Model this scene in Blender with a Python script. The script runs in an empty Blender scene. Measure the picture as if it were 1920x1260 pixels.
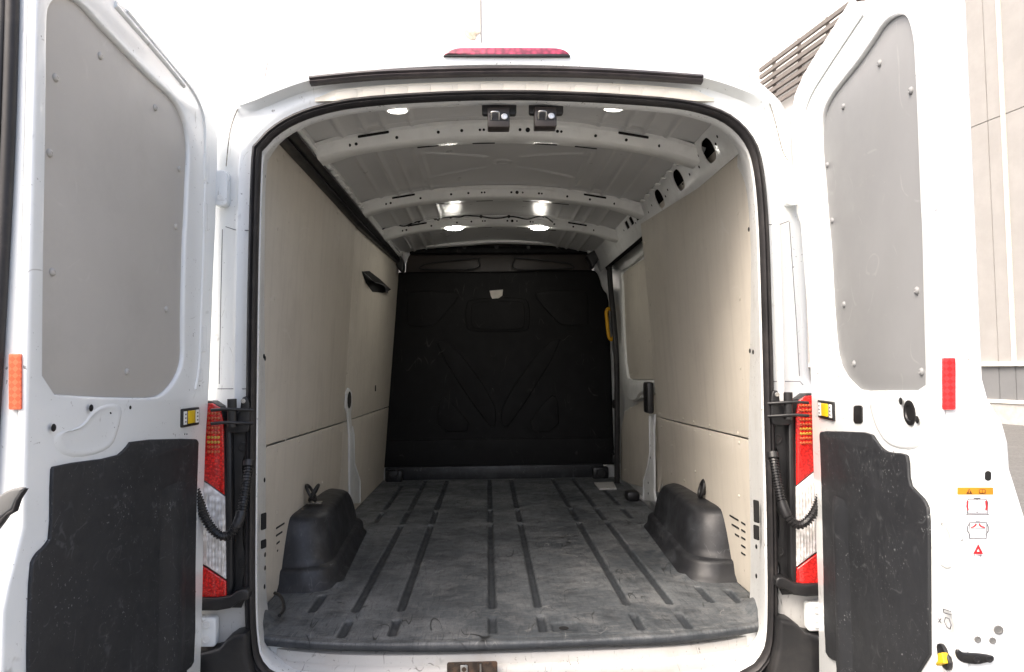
import bpy, bmesh, math, random
from mathutils import Vector, Matrix, Quaternion
random.seed(7)
R_ = math.radians
scene = bpy.context.scene
COL = scene.collection

# ------------------------------------------------------------------ camera
FPX = 1251.0                                   # focal length in photo pixels (1920 wide)
CAM = Vector((-0.075, -2.04, 0.83))
YAW, PITCH, ROLL = R_(2.18), R_(2.72), R_(0.6)
F = Vector((math.sin(YAW)*math.cos(PITCH), math.cos(YAW)*math.cos(PITCH), math.sin(PITCH)))
r0 = Vector((math.cos(YAW), -math.sin(YAW), 0)); u0 = r0.cross(F)
RT = r0*math.cos(ROLL) - u0*math.sin(ROLL)
UP = u0*math.cos(ROLL) + r0*math.sin(ROLL)
cd = bpy.data.cameras.new('camera'); cam = bpy.data.objects.new('camera', cd); COL.objects.link(cam)
cd.sensor_width = 36; cd.lens = FPX*36/1920; cd.clip_start = 0.02; cd.clip_end = 500
cam.matrix_world = Matrix(((RT.x, UP.x, -F.x, CAM.x), (RT.y, UP.y, -F.y, CAM.y), (RT.z, UP.z, -F.z, CAM.z), (0, 0, 0, 1)))
scene.camera = cam

# ------------------------------------------------------------------ light
SUN_DIR = Vector((-0.62, -0.50, 0.95)).normalized()      # towards the sun: from the left, behind the viewer
w = bpy.data.worlds.new('World'); scene.world = w; w.use_nodes = True
nt = w.node_tree; nt.nodes.clear()
sky = nt.nodes.new('ShaderNodeTexSky'); sky.sky_type = 'NISHITA'; sky.sun_disc = False
sky.sun_elevation = math.asin(SUN_DIR.z); sky.sun_rotation = math.atan2(SUN_DIR.x, SUN_DIR.y)
sky.dust_density = 6.0; sky.ozone_density = 0.3; sky.air_density = 0.8
bg = nt.nodes.new('ShaderNodeBackground'); bg.inputs[1].default_value = 0.15
wo = nt.nodes.new('ShaderNodeOutputWorld')
nt.links.new(sky.outputs[0], bg.inputs[0]); nt.links.new(bg.outputs[0], wo.inputs[0])
sd = bpy.data.lights.new('sun', 'SUN'); sd.energy = 0.95; sd.angle = R_(30); sd.color = (1, 0.965, 0.91)
so = bpy.data.objects.new('sun', sd); COL.objects.link(so)
so.rotation_euler = SUN_DIR.to_track_quat('Z', 'Y').to_euler(); so.location = (-4, -4, 8)
vs = scene.view_settings; vs.view_transform = 'Standard'; vs.look = 'None'; vs.exposure = 1.52; vs.gamma = 1.0
vs.use_curve_mapping = False

# ------------------------------------------------------------------ survey: a sighting on the photograph cut by a known plane
def ray(px, py): return F + RT*((px-960)/FPX) + UP*((630-py)/FPX)
def on_plane(px, py, p0, n):
    d = ray(px, py); return CAM + d*((Vector(p0)-CAM).dot(n)/d.dot(n))
def at_y(px, py, y): return on_plane(px, py, (0, y, 0), Vector((0, 1, 0)))
def at_z(px, py, z): return on_plane(px, py, (0, 0, z), Vector((0, 0, 1)))
def at_x(px, py, x): return on_plane(px, py, (x, 0, 0), Vector((1, 0, 0)))

# ------------------------------------------------------------------ materials
class N:
    def __init__(s, name):
        s.m = bpy.data.materials.new(name); s.m.use_nodes = True; s.t = s.m.node_tree
        s.b = s.t.nodes['Principled BSDF']; s.tc = s.t.nodes.new('ShaderNodeTexCoord')
    def n(s, typ, **kw):
        o = s.t.nodes.new(typ)
        for k, v in kw.items(): setattr(o, k, v)
        return o
    def l(s, a, b): s.t.links.new(a, b)
    def noise(s, scale, detail=4, rough=.6, vec=None, dist=0):
        o = s.n('ShaderNodeTexNoise'); o.inputs['Scale'].default_value = scale; o.inputs['Detail'].default_value = detail
        o.inputs['Roughness'].default_value = rough; o.inputs['Distortion'].default_value = dist
        s.l(vec or s.tc.outputs['Object'], o.inputs['Vector']); return o.outputs[0]
    def mapv(s, scale, rot=(0, 0, 0)):
        o = s.n('ShaderNodeMapping'); o.inputs['Scale'].default_value = scale; o.inputs['Rotation'].default_value = rot
        s.l(s.tc.outputs['Object'], o.inputs['Vector']); return o.outputs[0]
    def ramp(s, v, a, b, lo=0.0, hi=1.0):
        o = s.n('ShaderNodeMapRange'); o.inputs[1].default_value = a; o.inputs[2].default_value = b
        o.inputs[3].default_value = lo; o.inputs[4].default_value = hi; s.l(v, o.inputs[0]); return o.outputs[0]
    def mul(s, a, b):
        o = s.n('ShaderNodeMath', operation='MULTIPLY'); s.l(a, o.inputs[0])
        if isinstance(b, (int, float)): o.inputs[1].default_value = b
        else: s.l(b, o.inputs[1])
        return o.outputs[0]
    def add(s, a, b):
        o = s.n('ShaderNodeMath', operation='ADD'); s.l(a, o.inputs[0]); s.l(b, o.inputs[1]); o.use_clamp = True; return o.outputs[0]
    def mix(s, f, a, b):
        o = s.n('ShaderNodeMix', data_type='RGBA')
        if isinstance(f, (int, float)): o.inputs[0].default_value = f
        else: s.l(f, o.inputs[0])
        for i, c in ((6, a), (7, b)):
            if isinstance(c, tuple): o.inputs[i].default_value = (*c[:3], 1)
            else: s.l(c, o.inputs[i])
        return o.outputs[2]

def scratches(g, n=3, ls=5.0, eps=.006, seed=0, mask_scale=5, mask=(.48, .60), fine=None):
    """hairlines: thin contours of a gently stretched noise, kept only in patches"""
    out = None
    for i in range(n):
        a = seed + i*1.13
        v = g.mapv((ls*(1+.3*i), ls*.45, ls*.45), (a*.7, a*1.9, a))
        d = g.n('ShaderNodeMath', operation='SUBTRACT'); g.l(g.noise(1.0, 1.5, .5, v, .3), d.inputs[0]); d.inputs[1].default_value = .47+.02*i
        e = g.n('ShaderNodeMath', operation='ABSOLUTE'); g.l(d.outputs[0], e.inputs[0])
        f = g.ramp(e.outputs[0], eps*.35, eps, 1, 0)
        v2 = g.mapv((mask_scale, mask_scale, mask_scale), (a, a*.3, a*1.7))
        f = g.mul(f, g.ramp(g.noise(1, 2, .5, v2), *mask))
        if fine: f = g.mul(f, g.ramp(g.noise(fine, 2), .46, .58))
        out = f if out is None else g.add(out, f)
    return out

def mat(name, col, rough=.5, metal=0.0, var=.08, vscale=7, dirt=None, specks=None, scr=None, bump=None, coat=0.0, rvar=.08, spec=.5, streak=None):
    g = N(name); b = g.b
    d = tuple(c*(1-var) for c in col); u = tuple(min(1, c*(1+var)) for c in col)
    c = g.mix(g.ramp(g.noise(vscale, 5), .35, .65), d, u)
    if streak:
        v = g.mapv((30, 30, .8)); c = g.mix(g.mul(g.ramp(g.noise(1, 4, .6, v), .5, .75), streak[1]), c, streak[0])
    if dirt:
        c = g.mix(g.mul(g.ramp(g.noise(dirt[2], 6, .7), .5, .72), dirt[1]), c, dirt[0])
    if specks:
        f = g.ramp(g.noise(specks[2], 3, .6), specks[1], specks[1]+.03)
        f = g.mul(f, g.ramp(g.noise(9, 3), .45, .62)); c = g.mix(g.mul(f, specks[3] if len(specks) > 3 else .8), c, specks[0])
    if scr:
        c = g.mix(g.mul(scratches(g, **scr[2]), scr[1]), c, scr[0])
    g.l(c, b.inputs['Base Color'])
    g.l(g.ramp(g.noise(vscale*2.3, 5), .3, .7, max(.02, rough-rvar), min(1, rough+rvar)), b.inputs['Roughness'])
    b.inputs['Metallic'].default_value = metal; b.inputs['Coat Weight'].default_value = coat
    b.inputs['Coat Roughness'].default_value = .08; b.inputs['Specular IOR Level'].default_value = spec
    if bump:
        o = g.n('ShaderNodeBump'); o.inputs['Strength'].default_value = bump[0]; o.inputs['Distance'].default_value = bump[2] if len(bump) > 2 else .002
        g.l(g.noise(bump[1], 5, .6), o.inputs['Height']); g.l(o.outputs[0], b.inputs['Normal'])
    return g.m

DIRT = (.22, .19, .15)
paint = mat('white_paint', (.80, .825, .82), .24, var=.004, rvar=.03, dirt=(DIRT, .02, 14), specks=((.12, .11, .10), .665, 85, .8), coat=.6,
            scr=((.25, .24, .22), .5, dict(n=3, ls=9, eps=.006, seed=2, mask=(.58, .66), mask_scale=7, fine=30)), bump=(.02, 12, .001))
paint_in = mat('inner_white_paint', (.77, .78, .765), .36, var=.03, dirt=(DIRT, .22, 6), specks=((.14, .12, .10), .69, 80, .8), coat=.25, bump=(.05, 30, .001))
paint_jamb = mat('jamb_paint', (.72, .735, .73), .38, var=.03, dirt=(DIRT, .3, 7), specks=((.10, .09, .08), .625, 75, .85), coat=.2, bump=(.05, 30, .001))
cream = mat('sealed_cream_paint', (.74, .70, .60), .35, var=.05, dirt=((.4, .33, .22), .25, 10), bump=(.15, 60, .001))
sill_paint = mat('worn_sill_paint', (.50, .495, .475), .42, var=.03, dirt=((.36, .31, .25), .30, 11), specks=((.12, .11, .10), .65, 75, .8),
                 scr=((.12, .11, .10), .8, dict(n=3, ls=12, eps=.008, seed=5, mask=(.52, .6), mask_scale=9, fine=40)), bump=(.06, 50, .001))
rooff = mat('roof_primer', (.55, .553, .545), .30, var=.03, vscale=3, rvar=.03)
bowm = mat('roof_bow_paint', (.78, .79, .765), .38, var=.04, dirt=(DIRT, .2, 9), coat=.2)
board = mat('beige_wall_board', (.56, .52, .448), .62, var=.03, vscale=2.2, dirt=((.26, .23, .19), .20, 3.2), specks=((.16, .13, .11), .70, 60, .6),
            scr=((.62, .59, .54), .35, dict(n=4, ls=5, eps=.005, seed=1, mask=(.54, .62), mask_scale=4, fine=12)), bump=(.06, 90, .001), streak=((.30, .27, .24), .22))
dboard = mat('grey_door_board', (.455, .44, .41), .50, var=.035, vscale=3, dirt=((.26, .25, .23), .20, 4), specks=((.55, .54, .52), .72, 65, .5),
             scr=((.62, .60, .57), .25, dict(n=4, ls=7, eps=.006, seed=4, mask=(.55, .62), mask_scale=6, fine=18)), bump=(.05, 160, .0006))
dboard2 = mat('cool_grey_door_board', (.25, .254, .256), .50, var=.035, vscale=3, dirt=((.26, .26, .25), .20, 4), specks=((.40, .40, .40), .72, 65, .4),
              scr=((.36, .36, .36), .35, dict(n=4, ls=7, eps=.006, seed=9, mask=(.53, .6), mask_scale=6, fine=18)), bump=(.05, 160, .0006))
trim = mat('black_moulded_trim', (.017, .0185, .0215), .60, var=.12, specks=((.26, .27, .27), .645, 150, .7),
           scr=((.10, .105, .11), .38, dict(n=5, ls=16, eps=.009, seed=3, mask=(.50, .58), mask_scale=8, fine=45)), bump=(.12, 300, .0006))
black = mat('black_plastic', (.012, .012, .013), .45, var=.15, dirt=((.05, .045, .04), .35, 8), bump=(.08, 120, .001))
dark = mat('dark_void', (.006, .006, .006), .9, var=.0)
rubber = mat('black_rubber', (.016, .015, .016), .55, var=.2, dirt=((.07, .06, .055), .35, 14), bump=(.1, 120, .001))
strip = mat('roof_strip_rubber', (.034, .029, .031), .42, var=.15, dirt=((.12, .10, .09), .3, 14), bump=(.1, 90, .001))
bulk = mat('black_bulkhead', (.0032, .0032, .0036), .55, var=.25, scr=((.05, .048, .045), .6, dict(n=4, ls=5, eps=.006, seed=6, mask=(.56, .64), mask_scale=4, fine=12)),
           dirt=((.0050, .0050, .0056), .5, 3), bump=(.1, 60, .001), spec=.22)
bulk2 = mat('brown_black_headboard', (.045, .038, .033), .42, var=.15, dirt=((.07, .055, .045), .35, 5))
arch = mat('wheel_arch_plastic', (.016, .017, .020), .47, var=.2, dirt=((.060, .066, .072), .6, 7), specks=((.12, .12, .12), .70, 90, .6),
           scr=((.10, .105, .11), .6, dict(n=3, ls=12, eps=.008, seed=8, mask=(.5, .58), mask_scale=7, fine=30)), bump=(.12, 90, .001))
steel = mat('bare_steel', (.55, .54, .52), .3, 1.0, var=.1, dirt=((.2, .15, .1), .3, 20))
rust = mat('rusty_recess', (.05, .035, .025), .8, var=.5, vscale=40, dirt=((.20, .10, .05), .6, 30))
latchm = mat('latch_plastic', (.045, .037, .034), .4, var=.1)
yellow = mat('yellow_plastic', (.75, .50, .015), .4, var=.05, dirt=((.3, .2, .05), .2, 20))
handle_y = mat('orange_yellow_handle', (.72, .37, .01), .35, var=.05)
whitelab = mat('white_label', (.75, .75, .73), .5, var=.03)
paper = mat('torn_paper', (.72, .68, .62), .8, var=.06, vscale=30)
orange = mat('orange_sticker', (.56, .22, .012), .45, var=.04)
inkred = mat('red_ink', (.55, .012, .02), .5, var=.04)
ink = mat('grey_ink', (.10, .10, .11), .6, var=.04)
brown = mat('brown_ink', (.12, .035, .01), .6, var=.04)
conduit = mat('black_conduit', (.010, .010, .011), .38, var=.2, dirt=((.05, .045, .04), .3, 20))
ragm = mat('torn_membrane', (.045, .045, .05), .6, var=.3, vscale=20, bump=(.3, 30, .004))

def lens(name, col, rough=.12, scale=90, lo=.5):
    g = N(name); b = g.b
    v = g.n('ShaderNodeTexVoronoi'); v.inputs['Scale'].default_value = scale; g.l(g.tc.outputs['Object'], v.inputs['Vector'])
    c = g.mix(g.ramp(v.outputs[0], 0, .7), tuple(min(1, x*1.5) for x in col), tuple(x*lo for x in col)); g.l(c, b.inputs['Base Color'])
    b.inputs['Roughness'].default_value = rough; b.inputs['Coat Weight'].default_value = 1.0; b.inputs['Coat Roughness'].default_value = .05
    o = g.n('ShaderNodeBump'); o.inputs['Strength'].default_value = .35; o.inputs['Distance'].default_value = .002
    g.l(v.outputs[0], o.inputs['Height']); g.l(o.outputs[0], b.inputs['Normal'])
    return g.m
redlens = lens('red_lens', (.80, .018, .014), .15, 160)
redglow = lens('bright_red_optic', (.95, .16, .05), .1, 160)
amber = lens('amber_optic', (.95, .50, .06), .1, 160)
clear = lens('clear_ribbed_lens', (.72, .70, .67), .1, 60, .8)
pinklens = lens('brake_light_lens', (.36, .03, .07), .12, 60)
def reflect_mat(name, col):
    g = N(name); b = g.b
    v = g.n('ShaderNodeTexChecker'); v.inputs['Scale'].default_value = 120; g.l(g.mapv((1, 1, 1), (0, .785, 0)), v.inputs['Vector'])
    v.inputs[1].default_value = (*col, 1); v.inputs[2].default_value = (*[min(1, c*1.35+.01) for c in col], 1)
    g.l(v.outputs[0], b.inputs['Base Color']); b.inputs['Roughness'].default_value = .25; b.inputs['Coat Weight'].default_value = .6
    return g.m
reflector_red = reflect_mat('red_reflector', (.62, .018, .02))
reflector_orange = reflect_mat('faded_red_reflector', (.60, .10, .04))
def emit_mat(name, col, s):
    g = N(name); g.b.inputs['Base Color'].default_value = (.8, .8, .78, 1)
    g.b.inputs['Emission Color'].default_value = (*col, 1); g.b.inputs['Emission Strength'].default_value = s; return g.m
lampm = emit_mat('lit_lamp_lens', (1, .95, .86), 26.0)
lampm2 = emit_mat('lit_rear_lamp_lens', (1, .95, .86), 6.0)

def floor_mat():
    g = N('worn_floor_rubber'); b = g.b
    big = g.ramp(g.noise(1.7, 5, .6), .36, .64)
    c = g.mix(big, (.036, .044, .052), (.150, .162, .170))
    c = g.mix(g.mul(g.ramp(g.noise(7, 8, .72), .46, .62), .75), c, (.026, .030, .035))
    c = g.mix(g.mul(g.ramp(g.noise(4.3, 7, .75), .48, .66), .60), c, (.235, .24, .24))
    v = g.mapv((22, 75, 1)); c = g.mix(g.mul(g.ramp(g.noise(1, 5, .7, v), .48, .72), .40), c, (.21, .212, .208))
    v2 = g.mapv((120, 14, 1), (0, 0, .12)); c = g.mix(g.mul(g.ramp(g.noise(1, 4, .65, v2, .6), .54, .66), .55), c, (.030, .033, .037))
    c = g.mix(g.mul(g.ramp(g.noise(190, 4, .7), .5, .68), .45), c, (.020, .022, .025))
    c = g.mix(g.mul(scratches(g, n=6, ls=4.5, eps=.0055, seed=12, mask=(.52, .60), mask_scale=3.5, fine=8), .95), c, (.007, .008, .009))
    c = g.mix(g.mul(scratches(g, n=4, ls=8, eps=.006, seed=22, mask=(.52, .6), mask_scale=5, fine=20), .6), c, (.24, .24, .235))
    # shade of the recessed grooves painted into the colour, darker where the mat dips
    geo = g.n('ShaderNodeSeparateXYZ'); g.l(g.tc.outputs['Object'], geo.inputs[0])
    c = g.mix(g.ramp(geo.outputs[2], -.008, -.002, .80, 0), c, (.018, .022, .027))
    g.l(c, b.inputs['Base Color'])
    g.l(g.ramp(g.noise(20, 5), .3, .7, .42, .68), b.inputs['Roughness'])
    h = g.add(g.mul(g.noise(220, 3, .6), .5), g.mul(g.noise(40, 4), .4))
    o = g.n('ShaderNodeBump'); o.inputs['Strength'].default_value = .35; o.inputs['Distance'].default_value = .0025
    g.l(h, o.inputs['Height']); g.l(o.outputs[0], b.inputs['Normal'])
    return g.m
floorm = floor_mat()

asphalt = mat('asphalt', (.12, .118, .112), .85, var=.25, vscale=30, dirt=((.2, .19, .18), .4, 3), bump=(.5, 60, .01))
facade = mat('beige_facade_panel', (.285, .276, .264), .8, var=.05, vscale=2, dirt=((.24, .22, .20), .25, .7), bump=(.2, 25, .004))
facade_low = mat('grey_plinth_panel', (.15, .153, .155), .8, var=.05, vscale=2, bump=(.2, 25, .004))
render_w = mat('white_rendered_wall', (.82, .81, .79), .8, var=.015, vscale=.5)
batten = mat('pale_batten', (.70, .67, .60), .6, var=.03)
stainm = mat('rusty_stain', (.56, .48, .38), .8, var=.35, vscale=5)
louv = mat('brown_louvre', (.14, .125, .115), .7, var=.1)
kerbm = mat('concrete_kerb', (.38, .37, .35), .85, var=.1, bump=(.4, 30, .01))

# ------------------------------------------------------------------ mesh helpers
VAN_BASE = Vector((0, 2.0, -.62))
def link(name, me, m, parent=None, mw=None):
    o = bpy.data.objects.new(name, me); COL.objects.link(o)
    if me is not None and m is not None and not me.materials: me.materials.append(m)
    if parent is not None:
        o.parent = parent; o.matrix_parent_inverse = WORLD[parent.name].inverted()
    if mw is not None: o.matrix_basis = mw
    WORLD[o.name] = mw.copy() if mw is not None else Matrix.Identity(4)
    return o
WORLD = {}
def tag(o, label=None, cat=None, group=None, kind=None):
    for k, v in (('label', label), ('category', cat), ('group', group), ('kind', kind)):
        if v: o[k] = v
    return o
def finish(bm, name, smooth=40, recalc=True):
    if recalc: bmesh.ops.recalc_face_normals(bm, faces=bm.faces)
    me = bpy.data.meshes.new(name); bm.to_mesh(me); bm.free()
    if smooth:
        me.shade_smooth(); me.set_sharp_from_angle(angle=R_(smooth))
    return me
def chaikin(p, n=2, closed=True):
    p = [tuple(q) for q in p]
    for _ in range(n):
        o = []
        k = len(p)
        if not closed: o.append(p[0])
        for i in range(k if closed else k-1):
            a, b = p[i], p[(i+1) % k]
            o.append(tuple(.75*x+.25*y for x, y in zip(a, b))); o.append(tuple(.25*x+.75*y for x, y in zip(a, b)))
        if not closed: o.append(p[-1])
        p = o
    return p
def spline(p, n=8, closed=False):
    p = [Vector(q) for q in p]; k = len(p); out = []
    for i in range(k if closed else k-1):
        if closed: a, b, c, d = p[(i-1) % k], p[i], p[(i+1) % k], p[(i+2) % k]
        else: a, b, c, d = p[max(0, i-1)], p[i], p[i+1], p[min(k-1, i+2)]
        for j in range(n):
            t = j/n
            out.append(.5*((2*b) + (c-a)*t + (2*a-5*b+4*c-d)*t*t + (-a+3*b-3*c+d)*t**3))
    if not closed: out.append(p[-1])
    return out
def resample(p, n, closed=True):
    p = [Vector(q) for q in p]
    if closed: p = p + [p[0]]
    L = [0]
    for a, b in zip(p, p[1:]): L.append(L[-1]+(b-a).length)
    out = []; j = 0; m = n if closed else n-1
    for i in range(n):
        s = L[-1]*i/m
        while j < len(L)-2 and L[j+1] < s: j += 1
        t = (s-L[j])/max(1e-9, L[j+1]-L[j]); out.append(p[j].lerp(p[j+1], min(1, max(0, t))))
    return out
def rrect(x0, y0, x1, y1, r, n=5):
    o = []
    for cx, cy, a0 in ((x1-r, y0+r, -90), (x1-r, y1-r, 0), (x0+r, y1-r, 90), (x0+r, y0+r, 180)):
        for i in range(n+1):
            a = R_(a0+90*i/n); o.append((cx+r*math.cos(a), cy+r*math.sin(a)))
    return o
def ellipse(cx, cy, rx, ry, n=20): return [(cx+rx*math.cos(2*math.pi*i/n), cy+ry*math.sin(2*math.pi*i/n)) for i in range(n)]

def plate_mesh(outline, holes, thick, bevel, fr, bres=2, warp=None):
    """flat plate with holes; front face at the frame's plane, body behind it"""
    O, ex, ey, ez = fr
    cu = bpy.data.curves.new('c', 'CURVE'); cu.dimensions = '2D'; cu.fill_mode = 'BOTH'
    bevel = min(bevel, thick*.45)
    cu.extrude = max(1e-5, thick/2-bevel); cu.bevel_depth = bevel; cu.bevel_resolution = bres; cu.offset = -bevel
    for pts in [outline]+list(holes or []):
        s = cu.splines.new('POLY'); s.points.add(len(pts)-1); s.use_cyclic_u = True
        for q, p in zip(s.points, pts): q.co = (p[0], p[1], 0, 1)
    o = bpy.data.objects.new('c', cu); me = bpy.data.meshes.new_from_object(o)
    bpy.data.objects.remove(o); bpy.data.curves.remove(cu)
    for v in me.vertices:
        x, y, z = v.co; z -= thick/2
        v.co = warp(x, y, z) if warp else O + ex*x + ey*y + ez*z
    bm = bmesh.new(); bm.from_mesh(me); bpy.data.meshes.remove(me)
    bmesh.ops.remove_doubles(bm, verts=bm.verts, dist=1e-6)
    return finish(bm, 'plate', 35)
def plate(name, outline, m, parent, fr, thick=.01, bevel=.002, holes=None, bres=2, warp=None):
    return link(name, plate_mesh(outline, holes, thick, bevel, fr, bres, warp), m, parent)

def sweep_mesh(path, prof, closed=True, axis=Vector((0, 1, 0)), closed_prof=True, smooth=40):
    """profile (a,b): a along the in-plane normal (axis x tangent), b along axis"""
    bm = bmesh.new(); rings = []; n = len(path)
    for i, p in enumerate(path):
        p = Vector(p)
        t = (Vector(path[(i+1) % n]) - Vector(path[i-1])) if closed else (Vector(path[min(n-1, i+1)])-Vector(path[max(0, i-1)]))
        t.normalize(); nn = axis.cross(t).normalized(); pr = prof(i/(n-1)) if callable(prof) else prof
        rings.append([bm.verts.new(p + nn*a + axis*b) for a, b in pr])
    k = len(rings[0])
    for i in range(n if closed else n-1):
        A, B = rings[i], rings[(i+1) % n]
        for j in range(k if closed_prof else k-1):
            bm.faces.new((A[j], A[(j+1) % k], B[(j+1) % k], B[j]))
    if not closed and closed_prof:
        bm.faces.new(rings[0]); bm.faces.new(list(reversed(rings[-1])))
    return finish(bm, 'sweep', smooth)
def tube_mesh(path, r, seg=10, closed=False, smooth=60):
    bm = bmesh.new(); rings = []; n = len(path); path = [Vector(p) for p in path]; up = None
    for i, p in enumerate(path):
        t = (path[(i+1) % n]-path[i-1]) if closed else (path[min(n-1, i+1)]-path[max(0, i-1)])
        t.normalize()
        if up is None: up = t.orthogonal().normalized()
        up = (up - t*up.dot(t)).normalized(); s = t.cross(up); rr = r(i/(n-1), i) if callable(r) else r
        rings.append([bm.verts.new(p + up*rr*math.cos(2*math.pi*j/seg) + s*rr*math.sin(2*math.pi*j/seg)) for j in range(seg)])
    for i in range(n if closed else n-1):
        A, B = rings[i], rings[(i+1) % n]
        for j in range(seg): bm.faces.new((A[j], A[(j+1) % seg], B[(j+1) % seg], B[j]))
    if not closed: bm.faces.new(rings[0]); bm.faces.new(list(reversed(rings[-1])))
    return finish(bm, 'tube', smooth)
def tube(name, path, r, m, parent, **k): return link(name, tube_mesh(path, r, **k), m, parent)
def box_mesh(a, b, bevel=.004, seg=2):
    bm = bmesh.new(); bmesh.ops.create_cube(bm, size=1)
    a, b = Vector(a), Vector(b)
    for v in bm.verts: v.co = Vector(((a.x+b.x)/2+v.co.x*(b.x-a.x), (a.y+b.y)/2+v.co.y*(b.y-a.y), (a.z+b.z)/2+v.co.z*(b.z-a.z)))
    if bevel: bmesh.ops.bevel(bm, geom=bm.edges, offset=bevel, segments=seg, affect='EDGES', profile=.5)
    return finish(bm, 'box', 35)
def box(name, a, b, m, parent, bevel=.004): return link(name, box_mesh(a, b, bevel), m, parent)
def skin_mesh(loops, closed=True, smooth=40):
    bm = bmesh.new(); rows = [[bm.verts.new(p) for p in L] for L in loops]
    for A, B in zip(rows, rows[1:]):
        k = len(A)
        for j in range(k if closed else k-1): bm.faces.new((A[j], A[(j+1) % k], B[(j+1) % k], B[j]))
    return finish(bm, 'skin', smooth)
def grid_mesh(nx, ny, fn, smooth=60):
    vs_ = [fn(i/(nx-1), j/(ny-1)) for j in range(ny) for i in range(nx)]
    fs = [(j*nx+i, j*nx+i+1, (j+1)*nx+i+1, (j+1)*nx+i) for j in range(ny-1) for i in range(nx-1)]
    me = bpy.data.meshes.new('grid'); me.from_pydata(vs_, [], fs)
    me.shade_smooth()
    if smooth: me.set_sharp_from_angle(angle=R_(smooth))
    return me
def sm(a, b, x):
    t = min(1, max(0, (x-a)/(b-a))); return t*t*(3-2*t)
def nmat(p, n, up=Vector((0, 0, 1)), s=1.0):
    z = Vector(n).normalized(); x = up.cross(z)
    if x.length < .01: x = Vector((1, 0, 0))
    x.normalize(); y = z.cross(x)
    return Matrix(((x.x*s, y.x*s, z.x*s, p[0]), (x.y*s, y.y*s, z.y*s, p[1]), (x.z*s, y.z*s, z.z*s, p[2]), (0, 0, 0, 1)))
def lathe_mesh(prof, seg=14):
    bm = bmesh.new(); rows = []
    for r, z in prof: rows.append([bm.verts.new((max(r, 1e-5)*math.cos(2*math.pi*i/seg), max(r, 1e-5)*math.sin(2*math.pi*i/seg), z)) for i in range(seg)])
    for A, B in zip(rows, rows[1:]):
        for i in range(seg): bm.faces.new((A[i], A[(i+1) % seg], B[(i+1) % seg], B[i]))
    bm.faces.new(rows[-1])
    return finish(bm, 'lathe', 40)
RIVET = lathe_mesh([(.0078, 0), (.0078, .002), (.0065, .0042), (.0030, .0056), (.0024, .0048), (.0004, .0046)], 12)   # dome head with a small pit
SCREW = lathe_mesh([(.0055, 0), (.005, .0016), (.0025, .0026), (.0004, .0028)], 8)
HOLE = lathe_mesh([(1, 0), (.92, .0006), (.001, .0006)], 12)
SOCKET = lathe_mesh([(1, 0), (1, .10), (.86, .16), (.66, .14), (.60, .04), (.02, .03)], 18)
def stamp(name, me, m, parent, p, n, s=1.0):
    mm = me
    if me.materials and me.materials[0] != m:
        key = me.name+m.name
        mm = STAMPS.get(key) or me.copy(); STAMPS[key] = mm; mm.materials.clear()
    return link(name, mm, m, parent, nmat(p, n, s=s))
STAMPS = {}
def hole(parent, p, n, r, m=None):
    o = link('hole', HOLE if m is None else HOLE, dark, parent, nmat(p, n))
    M4 = nmat(p, n); M4 = M4 @ Matrix.Diagonal((r, r, 1, 1)); o.matrix_basis = M4; return o

# ------------------------------------------------------------------ ground and buildings
gm = grid_mesh(2, 2, lambda a, b: Vector((-120+240*a, -120+240*b, -.62)), 0)
tag(link('ground', gm, asphalt), kind='structure')

van = link('cargo_van', None, None, mw=Matrix.Translation(VAN_BASE))
tag(van, 'white panel van seen from behind with both rear doors swung open', 'van')

# building along the right, running away to the left
fd = Vector((-.19, 1, 0)).normalized(); fn_ = Vector((-1, -.19, 0)).normalized(); FO = Vector((11.3, 18.2, 0))
def fpt(s, z, off=0): p = FO + fd*s + fn_*off; return Vector((p.x, p.y, z))
def fs(px, py):
    p = on_plane(px, py, FO, fn_); return (p-FO).dot(fd), p.z
bld = link('panelled_building', None, None, mw=Matrix.Translation(fpt(0, -.62)))
tag(bld, 'beige panel-clad building with slatted sunshade, at the right behind the van', 'building')
def fbox(name, s0, s1, z0, z1, o0, o1, m, par=bld, bev=.01):
    bm = bmesh.new(); bmesh.ops.create_cube(bm, size=1)
    for v in bm.verts: v.co = fpt((s0+s1)/2+v.co.x*(s1-s0), (z0+z1)/2+v.co.z*(z1-z0), (o0+o1)/2+v.co.y*(o1-o0))
    if bev: bmesh.ops.bevel(bm, geom=bm.edges, offset=bev, segments=1, affect='EDGES')
    return link(name, finish(bm, name, 30), m, par)
sA = fs(1866, 500)[0]; sB = fs(1897, 500)[0]; zS = fs(1890, 683)[1]; zT = fs(1866, 222)[1]
fbox('wall', -22, 16, -.62, 16, -.6, -.02, render_w, bev=0)
cuts = sorted([-20, sB-9, sB-6, sB-3, sB, sA, sA+3, sA+6, sA+9, 16])
rows_ = [(-.10, zS-.03, facade_low), (zS+.06, zT-.02, facade), (zT+.02, zT+4.6, facade)]
for a, b in zip(cuts, cuts[1:]):
    for z0, z1, m in rows_:
        if a > sA+2.9 and z0 > 1: m = render_w
        fbox('panel', a+.012, b-.012, z0, z1, -.02, .03, m)
fbox('batten', sB-.035, sB+.035, zS+.06, zT+4.5, .03, .07, batten)
fbox('ledge', -20, 16, zS-.03, zS+.05, .031, .12, batten)
fbox('plinth', -20, 16, -.62, -.10, -.02, .06, kerbm)
fbox('plinth_cap', -20, 16, -.12, -.06, .031, .10, batten)
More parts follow.
